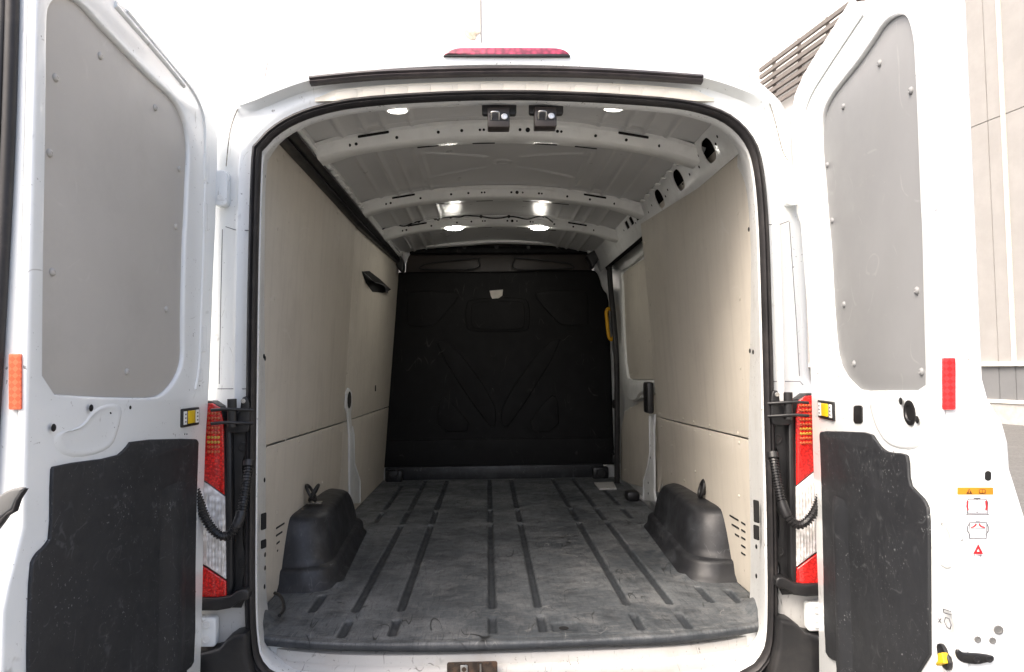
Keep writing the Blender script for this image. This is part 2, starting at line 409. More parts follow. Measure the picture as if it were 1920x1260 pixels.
# slatted sunshade high on the facade
lf = Vector((-.19, 1, 0)).normalized(); ln = Vector((-1, -.19, 0)).normalized()
LO = Vector((10.6, 20.3, 12.0))
pA = on_plane(1425, 124, LO, ln); pB = on_plane(1640, -40, LO, ln)
for i in range(7):
    z = 11.86 - i*.265
    bm = bmesh.new(); bmesh.ops.create_cube(bm, size=1)
    for v in bm.verts:
        p = pA.lerp(pB, .5+v.co.x) + ln*(v.co.y*.10); v.co = Vector((p.x, p.y, z + v.co.z*.145))
    link('slat', finish(bm, 'slat', 30), louv, bld)
for k in range(4):
    q = pA.lerp(pB, .12+.25*k)
    bm = bmesh.new(); bmesh.ops.create_cube(bm, size=1)
    for v in bm.verts:
        p = q + lf*(v.co.x*.08) - ln*(.12+v.co.y*.1); v.co = Vector((p.x, p.y, 11.1+v.co.z*1.9))
    link('slat_post', finish(bm, 'post', 30), louv, bld)

# white rendered wall far behind the van
wall = link('rendered_building', None, None, mw=Matrix.Translation((0, 26, -.62)))
tag(wall, 'bright white rendered building wall rising behind the van roof', 'building')
box('wall', (-40, 26, -.62), (16, 26.5, 26), render_w, wall, 0)
lx = at_y(402, 50, 25.99).x
box('panel_joint', (lx-.02, 25.985, 0), (lx+.02, 26.0, 26), batten, wall, 0)
s0 = at_y(893, 60, 25.98)
plate('stain', chaikin([(-.45, -.05), (-.25, -.30), (.05, -.36), (.10, -.12), (.26, -.05), (.24, .10), (.02, .06), (-.12, .16), (-.38, .12)], 2), stainm, wall,
      (Vector((s0.x-.1, 25.975, s0.z)), Vector((1, 0, 0)), Vector((0, 0, 1)), Vector((0, -1, 0))), .01, .002)
box('down_wire', (s0.x+.18, 25.95, s0.z-.45), (s0.x+.21, 25.99, s0.z+5), louv, wall, 0)

# ------------------------------------------------------------------ van body round the rear opening
seal_px = [(482, 300), (476, 500), (473, 700), (471, 900), (470, 1100), (474, 1200), (486, 1245), (520, 1272), (600, 1282), (960, 1282), (1330, 1275),
           (1400, 1262), (1432, 1235), (1446, 1180), (1446, 1000), (1441, 800), (1436, 600), (1430, 420), (1420, 315), (1403, 265), (1368, 228), (1320, 207),
           (1250, 194), (1100, 184), (960, 180), (820, 183), (680, 193), (600, 208), (545, 229), (507, 255), (489, 278)]
base_loop = resample(spline([at_y(x, y, 0) for x, y in seal_px], 10, True), 200)
NL = len(base_loop)
def lnorm(i):
    t = base_loop[(i+1) % NL]-base_loop[i-1]; t.normalize()
    n = Vector((t.z, 0, -t.x)); c = Vector((0, 0, .8))
    return n if n.dot(base_loop[i]-c) > 0 else -n
NRM = [lnorm(i) for i in range(NL)]
NRM = [(NRM[i-2]+NRM[i-1]+NRM[i]+NRM[(i+1) % NL]+NRM[(i+2) % NL]).normalized() for i in range(NL)]
def loop(off, y):
    out = []
    for i, p in enumerate(base_loop):
        n = NRM[i]; o = off(p, n) if callable(off) else off; yy = y(p, n) if callable(y) else y
        out.append(Vector((p.x+n.x*o, yy, p.z+n.z*o)))
    return out
top = lambda n: sm(.35, .9, n.z)
bot = lambda n: sm(.35, .9, -n.z)
side = lambda n: max(0, 1-top(n)-bot(n))
wide = lambda p, n: side(n)*sm(.80, .70, p.z)
# exterior frame
corner = lambda p, n: sm(.9, 1.3, p.z)*(1-abs(2*sm(.15, .98, n.z)-1))
def mixl(so, sy, to, ty): return loop(lambda p, n: (so(p, n) if callable(so) else so)*(1-top(n)) + to*top(n) + .045*corner(p, n)*sm(.05, .11, so if not callable(so) else .12), lambda p, n: sy*(1-top(n))+ty*top(n))
ext = [loop(.006, .012), loop(.020, .012), loop(.032, .004), mixl(.052, .0, .046, .004), mixl(.066, .012, .060, .004),
       mixl(.096, .016, .070, .000), mixl(lambda p, n: .138+.04*wide(p, n), .030, .076, -.024), mixl(lambda p, n: .154+.048*wide(p, n), .048, .083, -.037),
       mixl(lambda p, n: .160+.052*wide(p, n), .07, .104, -.040), mixl(lambda p, n: .163+.052*wide(p, n), .10, .130, -.036), mixl(lambda p, n: .165+.05*wide(p, n), .16, .150, -.015),
       mixl(lambda p, n: .166+.045*wide(p, n), .4, .180, .10), mixl(lambda p, n: .168+.042*wide(p, n), .9, .205, .5), mixl(lambda p, n: .170+.042*wide(p, n), 1.8, .22, 1.5), mixl(lambda p, n: .170+.042*wide(p, n), 4.4, .22, 4.4)]
body = link('body_shell', skin_mesh(ext), paint, van)
plate('front_closure', [(p.x, p.z) for p in loop(.148, 4.38)], paint, van, (Vector((0, 4.38, 0)), Vector((1, 0, 0)), Vector((0, 0, 1)), Vector((0, -1, 0))), .02, .004)
# inner return of the opening (jambs and header)
inn = [loop(.002, .012), loop(-.006, .010), loop(-.012, .020), loop(lambda p, n: -.010+.004*side(n), .05),
       loop(lambda p, n: -.004*top(n)+.012*side(n), lambda p, n: .066*top(n)+.12*(1-top(n))), loop(lambda p, n: .10*top(n)+.028*side(n), lambda p, n: .076*top(n)+.17*(1-top(n))),
       loop(lambda p, n: .115*top(n)+.058*side(n)-.02*bot(n), lambda p, n: .09*top(n)+.31*(1-top(n)))]
link('opening_frame', skin_mesh(inn), paint_jamb, van)
# seal: two beads and a flange
prof = [(-.0145, -.002), (-.0125, -.018), (-.006, -.026), (-.001, -.017), (.004, -.024), (.011, -.020), (.0145, -.004), (.008, .012), (-.008, .012)]
link('door_seal', sweep_mesh([p.copy() for p in base_loop], prof, True, smooth=50), rubber, van)

def X(x): return Vector((x, 0, 0))
FR_BACK = lambda y: (Vector((0, y, 0)), Vector((1, 0, 0)), Vector((0, 0, 1)), Vector((0, -1, 0)))
def py_(pts, y): return [(lambda q: (q.x, q.z))(at_y(a, b, y)) for a, b in pts]

# cream sealed band with shallow pressings above the seal
bx = [at_y(x, y, -.004) for x, y in ((590, 186), (700, 174), (830, 167), (960, 165), (1090, 167), (1220, 173), (1340, 186))]
band_path = resample(spline(bx, 8), 90, False)
link('header_band', sweep_mesh(band_path, lambda t: [(a*(.35+.65*sm(0, .06, min(t, 1-t))), b+.012*sm(.06, 0, min(t, 1-t))) for a, b in [(-.020, .0), (-.019, -.006), (.016, -.008), (.02, .0), (.01, .02), (-.01, .02)]], False), cream, van)
for i in range(1, 16):
    t = (i+.5)/17; k = int(t*89); p = band_path[k]; d = (band_path[min(89, k+1)]-band_path[max(0, k-1)]).normalized(); nrm = Vector((-d.z, 0, d.x))
    o = p + Vector((0, -.0075, 0))
    plate('pressing', rrect(-.034, -.014, .034, .012, .006), cream, van, (o + Vector((0, -.0010, 0)), d, nrm, Vector((0, -1, 0))), .005, .0022)
# upper rubber strip
sp = [at_y(x, y, -.028) for x, y in ((582, 153), (700, 142), (830, 137), (960, 135), (1090, 137), (1200, 142), (1316, 150))]
sp = resample(spline(sp, 8), 70, False)
link('roof_strip', sweep_mesh(sp, [(-.013, .004), (-.0125, -.012), (-.005, -.017), (.000, -.011), (.005, -.015), (.011, -.010), (.013, .006), (.0, .02)], False), strip, van)

# third brake light
bl = py_([(830, 105), (834, 98), (850, 90), (866, 88), (1036, 88), (1056, 91), (1066, 97), (1070, 104), (1066, 105)], -.046)
blo = plate('brake_light', chaikin(bl, 1), pinklens, van, FR_BACK(-.046), .025, .006)
plate('lower_rim', chaikin(py_([(830, 105), (834, 102), (1066, 101), (1070, 104), (1068, 106)], -.049), 1), black, blo, FR_BACK(-.049), .01, .001)
# roof ditch joints
for sx, px in ((-1, [(503, 156), (505, 140), (509, 122)]), (1, [(1398, 153), (1399, 140), (1396, 128)])):
    tube('roof_joint', [at_y(x, y, -.0) + Vector((0, -.03, 0)) for x, y in px], .0012, ink, van, seg=6)

# pillar seams
for px in ([(423, 425), (441, 431), (466, 432)], [(408, 729), (432, 729), (466, 729)], [(417, 430), (414, 560), (411, 720)],
           [(1438, 421), (1462, 421), (1480, 414)], [(1444, 715), (1500, 715), (1506, 722)], [(1480, 416), (1493, 600), (1499, 705)]):
    tube('panel_seam', [at_y(x, y, .005) + Vector((0, .0, 0)) for x, y in px], .0012, ink, van, seg=6)
    # soft ridge lying beside the seam
# grimy joint where roof side and rear frame meet
grime = mat('joint_grime', (.20, .18, .15), .8, var=.5, vscale=60)
for px in ([(424, 312), (427, 280), (431, 250), (437, 226), (446, 204), (459, 178), (478, 164), (502, 155), (540, 148), (583, 142)],
           [(1316, 143), (1360, 147), (1397, 153), (1422, 166), (1439, 185), (1449, 212), (1456, 238), (1467, 281), (1477, 300)]):
    pts = spline([at_y(x, y, -.004) for x, y in px], 6)
    tube('gutter_joint', pts, lambda t, i: .0010+.0008*abs(math.sin(i*1.7)), grime, van, seg=6)
# upper hinges
for s, c in ((-1, (413, 352)), (1, (1486, 352))):
    p = at_y(c[0], c[1], -.015)
    h = plate('upper_hinge', rrect(-.020, -.055, .020, .055, .014), paint, van, (p, Vector((1, 0, 0)), Vector((0, 0, 1)), Vector((0, -1, 0))), .03, .004)
    stamp('hinge_bolt', SOCKET, paint_in, h, p+Vector((0, -.001, -.03)), (0, -1, 0), .009)

# ------------------------------------------------------------------ lower pillar: bracket, tail lamps, bumper, hinges, conduit
def sidepack(s):
    L = s < 0
    def q(a): return a if L else 1916-a          # mirrored sighting about the van axis on the rear plane
    mir = lambda pts: [((x if L else 2*CX-x), z) for x, z in pts]
    CX = .006
    M2 = lambda pts, y: mir(py_(pts, y))
    # black bracket plate with body-coloured windows
    ol = [(424, 765), (440, 765), (462, 768), (464, 1110), (452, 1140), (424, 1140)]
    hs = [[(x, z) for x, z in M2(chaikin([(454, 862), (464, 850), (464, 905), (456, 902)], 2), -.006)],
          M2(chaikin([(455, 985), (464, 975), (464, 1035), (456, 1030)], 2), -.006),
          M2(chaikin([(455, 1082), (464, 1072), (464, 1110), (455, 1108)], 2), -.006)]
    br = plate('lamp_bracket', M2(ol, -.006), black, van, FR_BACK(-.006), .02, .003, holes=hs)
    for yy in (838, 1056):
        c = mir([(lambda v: (v.x, v.z))(at_y(456, yy, -.008))])[0]
        stamp('socket', SOCKET, black, br, (c[0], -.008, c[1]), (0, -1, 0), .016)
    # ridge between lens and bracket
    plate('bracket_ridge', M2([(424, 790), (433, 800), (436, 1100), (426, 1130), (421, 1130), (421, 790)], -.03), black, br, FR_BACK(-.03), .04, .006)
    # tail lamp
    yl = -.03
    la = link('tail_lamp', None, None, van) if False else None
    outer = [(396, 752), (412, 762), (420, 790), (423, 900), (426, 1122), (418, 1133), (340, 1133), (340, 752)]
    tl = plate('tail_lamp', M2(outer, yl), black, van, FR_BACK(yl), .09, .004)
    F_ = FR_BACK(yl-.006)
    plate('red_lens', M2([(398, 756), (411, 764), (418, 790), (420, 928), (389, 905), (345, 880), (345, 756)], yl-.006), redlens, tl, F_, .012, .003)
    plate('clear_lens', M2([(345, 883), (389, 908), (421, 932), (423, 1086), (389, 1063), (345, 1040)], yl-.006), clear, tl, F_, .012, .003)
    plate('red_lens', M2([(345, 1044), (389, 1067), (423, 1090), (424, 1121), (417, 1129), (345, 1129)], yl-.006), redlens, tl, F_, .012, .003)
    for r in range(9):
        for c in range(4):
            a = M2([(391+c*6.2, 775+r*9)], yl-.0075)[0]
            o = link('light_cell', CELL, amber if r in (5, 6) else redglow, tl, nmat((a[0], yl-.0072, a[1]), (0, -1, 0)))
            if r in (5, 6): o.data = CELL2
    # ribs in the clear lens
    for c in range(6):
        a = M2([(388+c*6, 925+c*4), (388+c*6, 1058+c*4)], yl-.007)
        tube('lens_rib', [(a[0][0], yl-.007, a[0][1]), (a[1][0], yl-.007, a[1][1])], .003, clear, tl, seg=6)
    # sill ledge below the lamp
    plate('lamp_ledge', M2(chaikin([(350, 1122), (425, 1122), (448, 1106), (466, 1106), (466, 1126), (450, 1128), (425, 1146), (350, 1146)], 1), -.05), black, van, FR_BACK(-.05), .06, .006)
    # body corner below
    plate('body_corner', M2([(330, 1138), (469, 1120), (469, 1235), (330, 1235)], .0), sill_paint, van, FR_BACK(.0), .05, .006)
    # lower hinge
    hg = plate('lower_hinge', M2(rrect(360, 1158, 404, 1214, 7), -.04), paint, van, FR_BACK(-.04), .03, .005)
    for hy in (1172, 1200):
        a = M2([(386, hy)], -.042)[0]; stamp('hinge_bolt', SOCKET, paint_in, hg, (a[0], -.041, a[1]), (0, -1, 0), .012)
    # bumper corner step
    bm = bmesh.new()
    bp = M2([(300, 1228), (402, 1226), (428, 1194), (455, 1188), (462, 1190), (462, 1232), (470, 1262), (480, 1300), (480, 1420), (300, 1420)], -.06)
    plate('bumper_corner', chaikin(bp, 1), black, van, FR_BACK(-.06), .12, .014)
    # check strap hinge: bracket, barrel and two bent rods
    hb = plate('check_hinge', M2(chaikin([(452, 746), (463, 742), (468, 760), (468, 808), (455, 812), (428, 812), (425, 795), (438, 778), (450, 770)], 1), -.035), black, van, FR_BACK(-.035), .03, .003)
    a = M2([(456, 752)], -.036)[0]; stamp('bolt', SOCKET, steel, hb, (a[0], -.036, a[1]), (0, -1, 0), .007)
    a0, a1 = M2([(435, 748), (435, 800)], -.05)
    tube('barrel', [(a0[0], -.05, a0[1]), (a1[0], -.05, a1[1])], .013, black, hb, seg=14)
    for zy in (768, 793):
        pts = M2([(468, zy+2), (445, zy), (425, zy-1), (398, zy+1)], -.06)
        yy = [-.03, -.055, -.065, -.07]
        tube('rod', spline([(p[0], y_, p[1]) for p, y_ in zip(pts, yy)], 4), .0045, black, hb, seg=8)
    # corrugated conduit with smooth end sleeve
    pts = M2([(457, 868), (459, 895), (458, 925), (456, 955), (450, 982), (438, 997), (424, 999), (408, 985), (396, 962), (388, 935), (378, 905)], -.06)
    ys = [-.02, -.04, -.055, -.07, -.085, -.09, -.095, -.10, -.105, -.11, -.115]
    path = resample(spline([(p[0], y_, p[1]) for p, y_ in zip(pts, ys)], 10), 300, False)
    tube('conduit', path, lambda t, i: .0145 if .36 < t < .47 else (.0105 + .0032*(1 if i % 6 < 3 else 0)), conduit, van, seg=12, smooth=30)
    tube('conduit_cap', path[:14], .017, black, van, seg=12)
CELL = lathe_mesh([(.0048, 0), (.0040, .002), (.001, .003)], 8)
CELL2 = CELL.copy()
CELL2.materials.append(amber)
sidepack(-1); sidepack(1)

# ------------------------------------------------------------------ rear sill and bumper centre
bm = bmesh.new()
pf = [(.008, -.135), (.0, -.128), (-.002, -.082), (.006, -.072), (.018, -.068), (.024, -.040), (.05, -.034), (.25, -.034), (.25, -.135)]
def sill_y(x): return .015+.085*(x/.76)**4
rows_ = []
for i in range(41):
    x = -.745+1.49*i/40
    rows_.append([bm.verts.new((x+.006, y+sill_y(x), z)) for y, z in pf])
for A, B in zip(rows_, rows_[1:]):
    for j in range(len(pf)-1): bm.faces.new((A[j], A[j+1], B[j+1], B[j]))
sill = link('rear_sill', finish(bm, 'sill', 50), sill_paint, van)
p0, p1 = at_y(838, 1242, -.004), at_y(933, 1275, -.004)
rec = plate('latch_recess', rrect(p0.x, p1.z-.03, p1.x, p0.z, .006), rust, van, FR_BACK(-.006), .004, .001)
c = at_y(870, 1252, -.012); box('striker_plate', (c.x-.011, -.014, c.z-.05), (c.x+.011, -.007, c.z+.008), steel, rec, .002)
c2 = at_y(901, 1252, -.014); tube('striker_pin', [(c2.x, -.014, c2.z-.05), (c2.x, -.014, c2.z+.012)], .0035, steel, rec)
stamp('hole', SOCKET, rust, rec, (c.x, -.0145, c.z-.004), (0, -1, 0), .007)
box('bumper', (-.78, -.06, -.42), (.79, .10, -.17), black, van, .02)

# jamb details: holes, slots and striker windows on the inner returns
def on_jamb(px, py, s):
    return at_x(px, py, s*.795 + .006) if False else at_y(px, py, .13)
for s, pts in ((-1, [(496, 330), (494, 345), (495, 668), (497, 672), (496, 900), (497, 1040), (497, 1065), (496, 1100)]), (1, [(1402, 270), (1404, 290), (1406, 658), (1412, 660), (1418, 1025), (1418, 1080), (1404, 430)])):
    for x, y in pts:
        p = at_y(x, y, .09); hole(van, p, (-s*.98, -.2, 0), .0055).matrix_basis = nmat(p, (-s*.9, -.43, 0)) @ Matrix.Diagonal((.004, .008, 1, 1))
for s, (x0, y0, x1, y1) in ((-1, (491, 962, 499, 993)), (-1, (491, 1012, 499, 1028)), (1, (1411, 938, 1424, 980)), (1, (1411, 985, 1424, 1012))):
    a, b = at_y(x0, y0, .07), at_y(x1, y1, .07)
    plate('striker_window', rrect(-.012, b.z, .012, a.z, .004), dark, van, (Vector(((a.x+b.x)/2, .07, 0)), Vector((-s*.35, .94, 0)).normalized(), Vector((0, 0, 1)), Vector((-s*.94, -.35, 0)).normalized()), .003, .0008)

# ------------------------------------------------------------------ interior side walls
def xw(y, z, s):
    return s*((.885-.006*y) - z*(.045+.010*y)) + .006
def on_wall(px, py, s, dx=0):
    x = s*.82
    for _ in range(8):
        p = at_x(px, py, x); x = xw(p.y, p.z, s) + dx
    return p
def wall_warp(s, off):
    return lambda y, z, d: Vector((xw(y, z, s) - s*(off+d), y, z))
FRX = (Vector(), Vector((0, 1, 0)), Vector((0, 0, 1)), Vector((1, 0, 0)))
def subdiv_pts(pts, n=10):
    out = []
    for i in range(len(pts)):
        a, b = pts[i], pts[(i+1) % len(pts)]
        for j in range(n): out.append((a[0]+(b[0]-a[0])*j/n, a[1]+(b[1]-a[1])*j/n))
    return out
def ztop(y, s):
    a = [(on_wall(x, yy, s)) for x, yy in (((519, 265), (662, 420), (727, 478)) if s < 0 else ((1376, 254), (1290, 333), (1207, 411)))]
    ys = [p.y for p in a]; zs = [p.z for p in a]
    if y <= ys[1]: t = (y-ys[0])/(ys[1]-ys[0]); return zs[0]+(zs[1]-zs[0])*t
    t = (y-ys[1])/(ys[2]-ys[1]); return zs[1]+(zs[2]-zs[1])*t
def wallboard(name, pts, s, off, m=board, label=None, thick=.008):
    o = plate(name, subdiv_pts(pts), m, van, FRX, thick, .0018, warp=wall_warp(s, off)); return o
ZS = .57
YJ = {-1: on_wall(652, 600, -1).y, 1: on_wall(1226, 650, 1).y}
boards = {}
boards['l1'] = wallboard('upper_wall_board', [(.10, ZS+.003), (YJ[-1], ZS-.012), (YJ[-1], ztop(YJ[-1], -1)), (.10, ztop(.10, -1))], -1, .010)
boards['l2'] = wallboard('lower_wall_board', [(.10, .0), (YJ[-1], .0), (YJ[-1], ZS-.018), (.10, ZS-.003)], -1, .010)
boards['l3'] = wallboard('upper_wall_board', [(YJ[-1]+.006, ZS-.012), (3.02, ZS-.02), (3.02, ztop(3.0, -1)), (YJ[-1]+.006, ztop(YJ[-1], -1))], -1, .006)
boards['l4'] = wallboard('lower_wall_board', [(YJ[-1]+.006, .0), (3.02, .0), (3.02, ZS-.026), (YJ[-1]+.006, ZS-.018)], -1, .006)
rf = [(on_wall(x, y, 1).y, on_wall(x, y, 1).z) for x, y in ((1205, 416), (1213, 500), (1222, 600), (1229, 690), (1236, 780))]
boards['r1'] = wallboard('upper_wall_board', [(.10, ZS+.003), (rf[4][0], ZS-.01), rf[3], rf[2], rf[1], rf[0], (.10, ztop(.10, 1))], 1, .012)
boards['r2'] = wallboard('lower_wall_board', [(.10, .0), (rf[4][0], .0), (rf[4][0], ZS-.016), (.10, ZS-.003)], 1, .012)
def wscrew(key, px, py, s):
    p = on_wall(px, py, s); off = .0105 if s < 0 else .0125
    if key in ('l3', 'l4'): off = .0065
    stamp('screw', SCREW, board, boards[key], (p.x - s*off, p.y, p.z), (-s, 0, 0), 1.25)
for px, py in [(515, 300), (527, 292), (559, 325), (580, 350), (606, 378), (628, 400), (515, 430), (509, 560), (556, 812), (581, 802), (600, 795), (624, 788), (645, 780), (651, 500), (650, 620), (648, 700), (530, 825)]: wscrew('l1', px, py, -1)
for px, py in [(556, 828), (581, 818), (600, 811), (635, 808), (617, 805), (515, 845), (514, 960), (531, 900), (600, 905), (636, 880)]: wscrew('l2', px, py, -1)
for px, py in [(658, 455), (657, 510), (655, 580), (654, 650), (688, 485), (703, 480), (660, 770), (676, 764), (712, 700), (714, 600), (716, 655), (700, 458), (682, 445)]: wscrew('l3', px, py, -1)
for px, py in [(662, 790), (680, 784), (700, 778), (713, 860), (690, 880), (668, 830)]: wscrew('l4', px, py, -1)
for px, py in [(1361, 288), (1325, 320), (1302, 341), (1270, 372), (1247, 391), (1228, 410), (1215, 455), (1220, 503), (1224, 571), (1232, 638), (1242, 775), (1286, 785), (1306, 791), (1336, 798), (1390, 812), (1390, 400), (1394, 560), (1395, 690)]: wscrew('r1', px, py, 1)
for px, py in [(1245, 800), (1267, 793), (1286, 800), (1308, 807), (1337, 815), (1392, 830), (1264, 887), (1309, 884), (1235, 822), (1288, 901), (1265, 835), (1392, 930)]: wscrew('r2', px, py, 1)
# louvre slits cut in the rear of the lower boards
for s, rows_ in ((-1, [((512, 991), (528, 981)), ((512, 1005), (524, 997)), ((513, 1020), (519, 1015)), ((514, 1034), (516, 1031))]),
                 (1, [((1374, 966), (1391, 976)), ((1378, 983), (1392, 991)), ((1384, 1001), (1392, 1006)), ((1396, 979), (1404, 984)), ((1396, 993), (1404, 998)), ((1396, 1007), (1404, 1012)), ((1396, 1022), (1404, 1027)), ((1396, 1036), (1404, 1041))])):
    for a, b in rows_:
        A, B = on_wall(*a, s), on_wall(*b, s); d = (B-A).normalized(); n = Vector((-s, 0, 0)); up_ = n.cross(d)
        off = (.0115 if s < 0 else .0135)
        plate('vent_slit', rrect(0, -.0035, (B-A).length, .0035, .003), dark, boards['l2' if s < 0 else 'r2'], (A+n*off, d, up_, n), .0015, .0003)

# torn opening in the left front board
tp = [on_wall(x, y, -1) for x, y in [(676, 509), (690, 508), (711, 524), (731, 543), (722, 548), (715, 549), (696, 547), (684, 531)]]
th = plate('torn_hole', [(p.y, p.z) for p in tp], dark, boards['l3'], FRX, .002, .0004, warp=wall_warp(-1, .0085))
def flap(a, b):
    A = on_wall(677+a*50, 510+a*34, -1); B = on_wall(690+a*32, 530+a*18, -1)
    p = A.lerp(B, b); return p + Vector((.010+.035*b*(1-.4*a)+.010*math.sin(9*a+3*b), 0, -.012*math.sin(b*3+a*5)))
link('torn_flap', grid_mesh(16, 8, flap), ragm, boards['l3'])
# small square hole
p = on_wall(702, 728, -1); plate('square_hole', rrect(-.02, -.02, .02, .02, .003), dark, boards['l3'], (p+Vector((.008, 0, 0)), Vector((0, 1, 0)), Vector((0, 0, 1)), Vector((1, 0, 0))), .002, .0004)

# steel posts standing proud between the boards
def post(s, px, hpx, off):
    pts = [on_wall(x, y, s) for x, y in px]
    h = [[(lambda q: (q.y, q.z))(on_wall(x, y, s)) for x, y in hp] for hp in hpx]
    return plate('steel_post', [(p.y, p.z) for p in pts], paint_in, van, FRX, .012, .003, holes=None, warp=wall_warp(s, off)), h
pl, h = post(-1, [(643, 738), (648, 727), (654, 735), (655, 762), (652, 775), (654, 800), (658, 815), (659, 868), (671, 902), (671, 943), (651, 945), (650, 815), (647, 775), (643, 765)], [], .018)
a = [on_wall(x, y, -1) for x, y in chaikin([(645, 742), (649, 732), (652, 740), (652, 758), (648, 768), (645, 760)], 1)]
plate('post_hole', [(p.y, p.z) for p in a], dark, pl, FRX, .002, .0004, warp=wall_warp(-1, .0195))
tube('post_edge', [on_wall(x, y, -1)+Vector((.02, 0, 0)) for x, y in ((654, 800), (657, 815), (658, 868), (669, 902), (669, 942))], .004, paint_in, pl, seg=8)
pr, h = post(1, [(1223, 776), (1233, 776), (1231, 811), (1232, 922), (1234, 940), (1212, 938), (1213, 900), (1222, 873), (1226, 847), (1223, 811)], [], .018)
tube('post_edge', [on_wall(x, y, 1)+Vector((-.022, 0, 0)) for x, y in ((1225, 780), (1226, 847), (1222, 873), (1214, 900), (1213, 936))], .005, paint_in, pr, seg=8)
p = on_wall(1229, 746, 1); box('door_catch', (p.x-.055, p.y-.045, on_wall(1229, 774, 1).z), (p.x-.018, p.y+.06, on_wall(1229, 716, 1).z), black, van, .012)
for yy in (835, 858, 905, 925):
    p = on_wall(1226 if yy < 870 else 1222, yy, 1); hole(pr, p+Vector((-.0205, 0, 0)), (-1, 0, 0), .007)

# ------------------------------------------------------------------ sliding door area on the right front
XD = .895
sd_ = box('sliding_door', (XD, 1.50, .02), (XD+.03, 3.03, 1.66), paint_in, van, .005)
def onx(pts, x): return [(lambda q: (q.y, q.z))(at_x(a, b, x)) for a, b in pts]
FRR = lambda x: (Vector((x, 0, 0)), Vector((0, 1, 0)), Vector((0, 0, 1)), Vector((-1, 0, 0)))
xb = XD-.016
plate('window_board', chaikin(onx([(1166, 520), (1172, 508), (1212, 482), (1240, 470), (1262, 560), (1262, 712), (1185, 711), (1176, 706), (1172, 690), (1168, 600)], xb), 1), board, sd_, FRR(xb), .008, .002)
plate('lower_board', chaikin(onx([(1166, 775), (1190, 760), (1232, 735), (1248, 735), (1244, 925), (1210, 915), (1166, 902), (1163, 890)], xb), 1), board, sd_, FRR(xb), .008, .002)
x2 = XD-.03
plate('door_rail', chaikin(onx([(1166, 508), (1160, 520), (1166, 640), (1160, 645), (1164, 720), (1172, 742), (1190, 752), (1255, 725), (1255, 712), (1186, 714), (1174, 706), (1168, 600)], x2), 1), bowm, sd_, FRR(x2), .03, .006)
plate('grip_cover', chaikin(onx([(1176, 722), (1196, 718), (1222, 714), (1222, 730), (1198, 736), (1190, 752), (1176, 748)], x2-.02), 1), bowm, sd_, FRR(x2-.02), .03, .008)
plate('header_pressing', chaikin(onx([(1160, 508), (1158, 488), (1166, 476), (1205, 450), (1212, 470), (1180, 500)], x2+.01), 1), bowm, sd_, FRR(x2+.01), .02, .006)
for px, py in [(1177, 519), (1185, 515), (1202, 504), (1211, 497), (1185, 702), (1196, 700), (1175, 590), (1218, 640), (1182, 765), (1210, 745), (1172, 880), (1205, 895)]:
    p = at_x(px, py, xb); stamp('screw', SCREW, board, sd_, p, (-1, 0, 0), 1.5)
xs = XD-.05
tube('side_door_seal', spline([at_x(x, y, xs) for x, y in ((1212, 428), (1185, 446), (1160, 463), (1148, 478), (1143, 500), (1145, 540), (1151, 600), (1156, 680), (1157, 780), (1157, 870), (1157, 935))], 5), .020, rubber, van, seg=10)
for (x0, y0, x1, y1) in ((1151, 625, 1171, 652), (1154, 652, 1171, 680), (1150, 750, 1168, 766), (1147, 851, 1166, 868)):
    a, b = at_y(x0, y0, 2.9), at_y(x1, y1, 2.9)
    box('hinge_block', (a.x, 2.86, b.z), (b.x, 2.95, a.z), black, van, .008)
# white pillar and corner by the bulkhead
plate('front_pillar', chaikin(py_([(1112, 505), (1120, 485), (1140, 465), (1150, 470), (1144, 520), (1146, 640), (1156, 700), (1157, 935), (1108, 935), (1108, 890), (1148, 890)], 3.07), 1), paint_in, van, FR_BACK(3.07), .02, .004)
plate('front_pillar', chaikin(py_([(690, 900), (690, 470), (735, 470), (752, 495), (744, 515), (736, 530), (728, 600), (728, 900)], 3.07), 1), paint_in, van, FR_BACK(3.07), .02, .004)

# ------------------------------------------------------------------ bulkhead
bo = [(737, 520), (741, 513), (752, 509), (940, 509), (1108, 505), (1119, 509), (1125, 522), (1129, 540), (1141, 553), (1143, 600), (1147, 700), (1150, 800), (1153, 873), (940, 877), (717, 879), (717, 815), (721, 700), (722, 600), (729, 575), (735, 555)]
YB = 3.03
bh = plate('bulkhead', chaikin(py_(bo, YB), 1), bulk, van, FR_BACK(YB), .05, .018, bres=4)
def bpl(name, pts, y, thick, bev, ch=2): return plate(name, chaikin(py_(pts, y), ch), bulk, bh, FR_BACK(y), thick, bev, bres=4)
z2 = lambda x, y: (640+x/2.52, 420+y/2.52)
bpl('upper_pocket', [z2(*q) for q in ((310, 330), (325, 316), (545, 320), (560, 345), (450, 470), (430, 482), (325, 488), (308, 470))], YB-.006, .024, .006)
bpl('upper_pocket', [z2(*q) for q in ((912, 345), (925, 312), (1150, 312), (1168, 330), (1168, 470), (1150, 480), (1050, 480), (1020, 465))], YB-.006, .024, .006)
bpl('window_frame', [z2(*q) for q in ((585, 390), (610, 350), (860, 345), (890, 375), (890, 490), (870, 510), (610, 512), (585, 480))], YB-.006, .024, .006)
bpl('window_blank', [z2(*q) for q in ((610, 385), (630, 365), (850, 362), (868, 385), (868, 480), (850, 500), (640, 502), (612, 480))], YB-.011, .016, .005)
bpl('diagonal_rib', [z2(*q) for q in ((430, 560), (515, 550), (725, 830), (735, 960), (690, 955))], YB-.006, .024, .006, 1)
bpl('diagonal_rib', [z2(*q) for q in ((1055, 545), (975, 548), (760, 840), (752, 960), (800, 955))], YB-.006, .024, .006, 1)
bpl('lower_rib', [z2(*q) for q in ((455, 840), (490, 810), (640, 980), (455, 985))], YB-.006, .024, .006, 1)
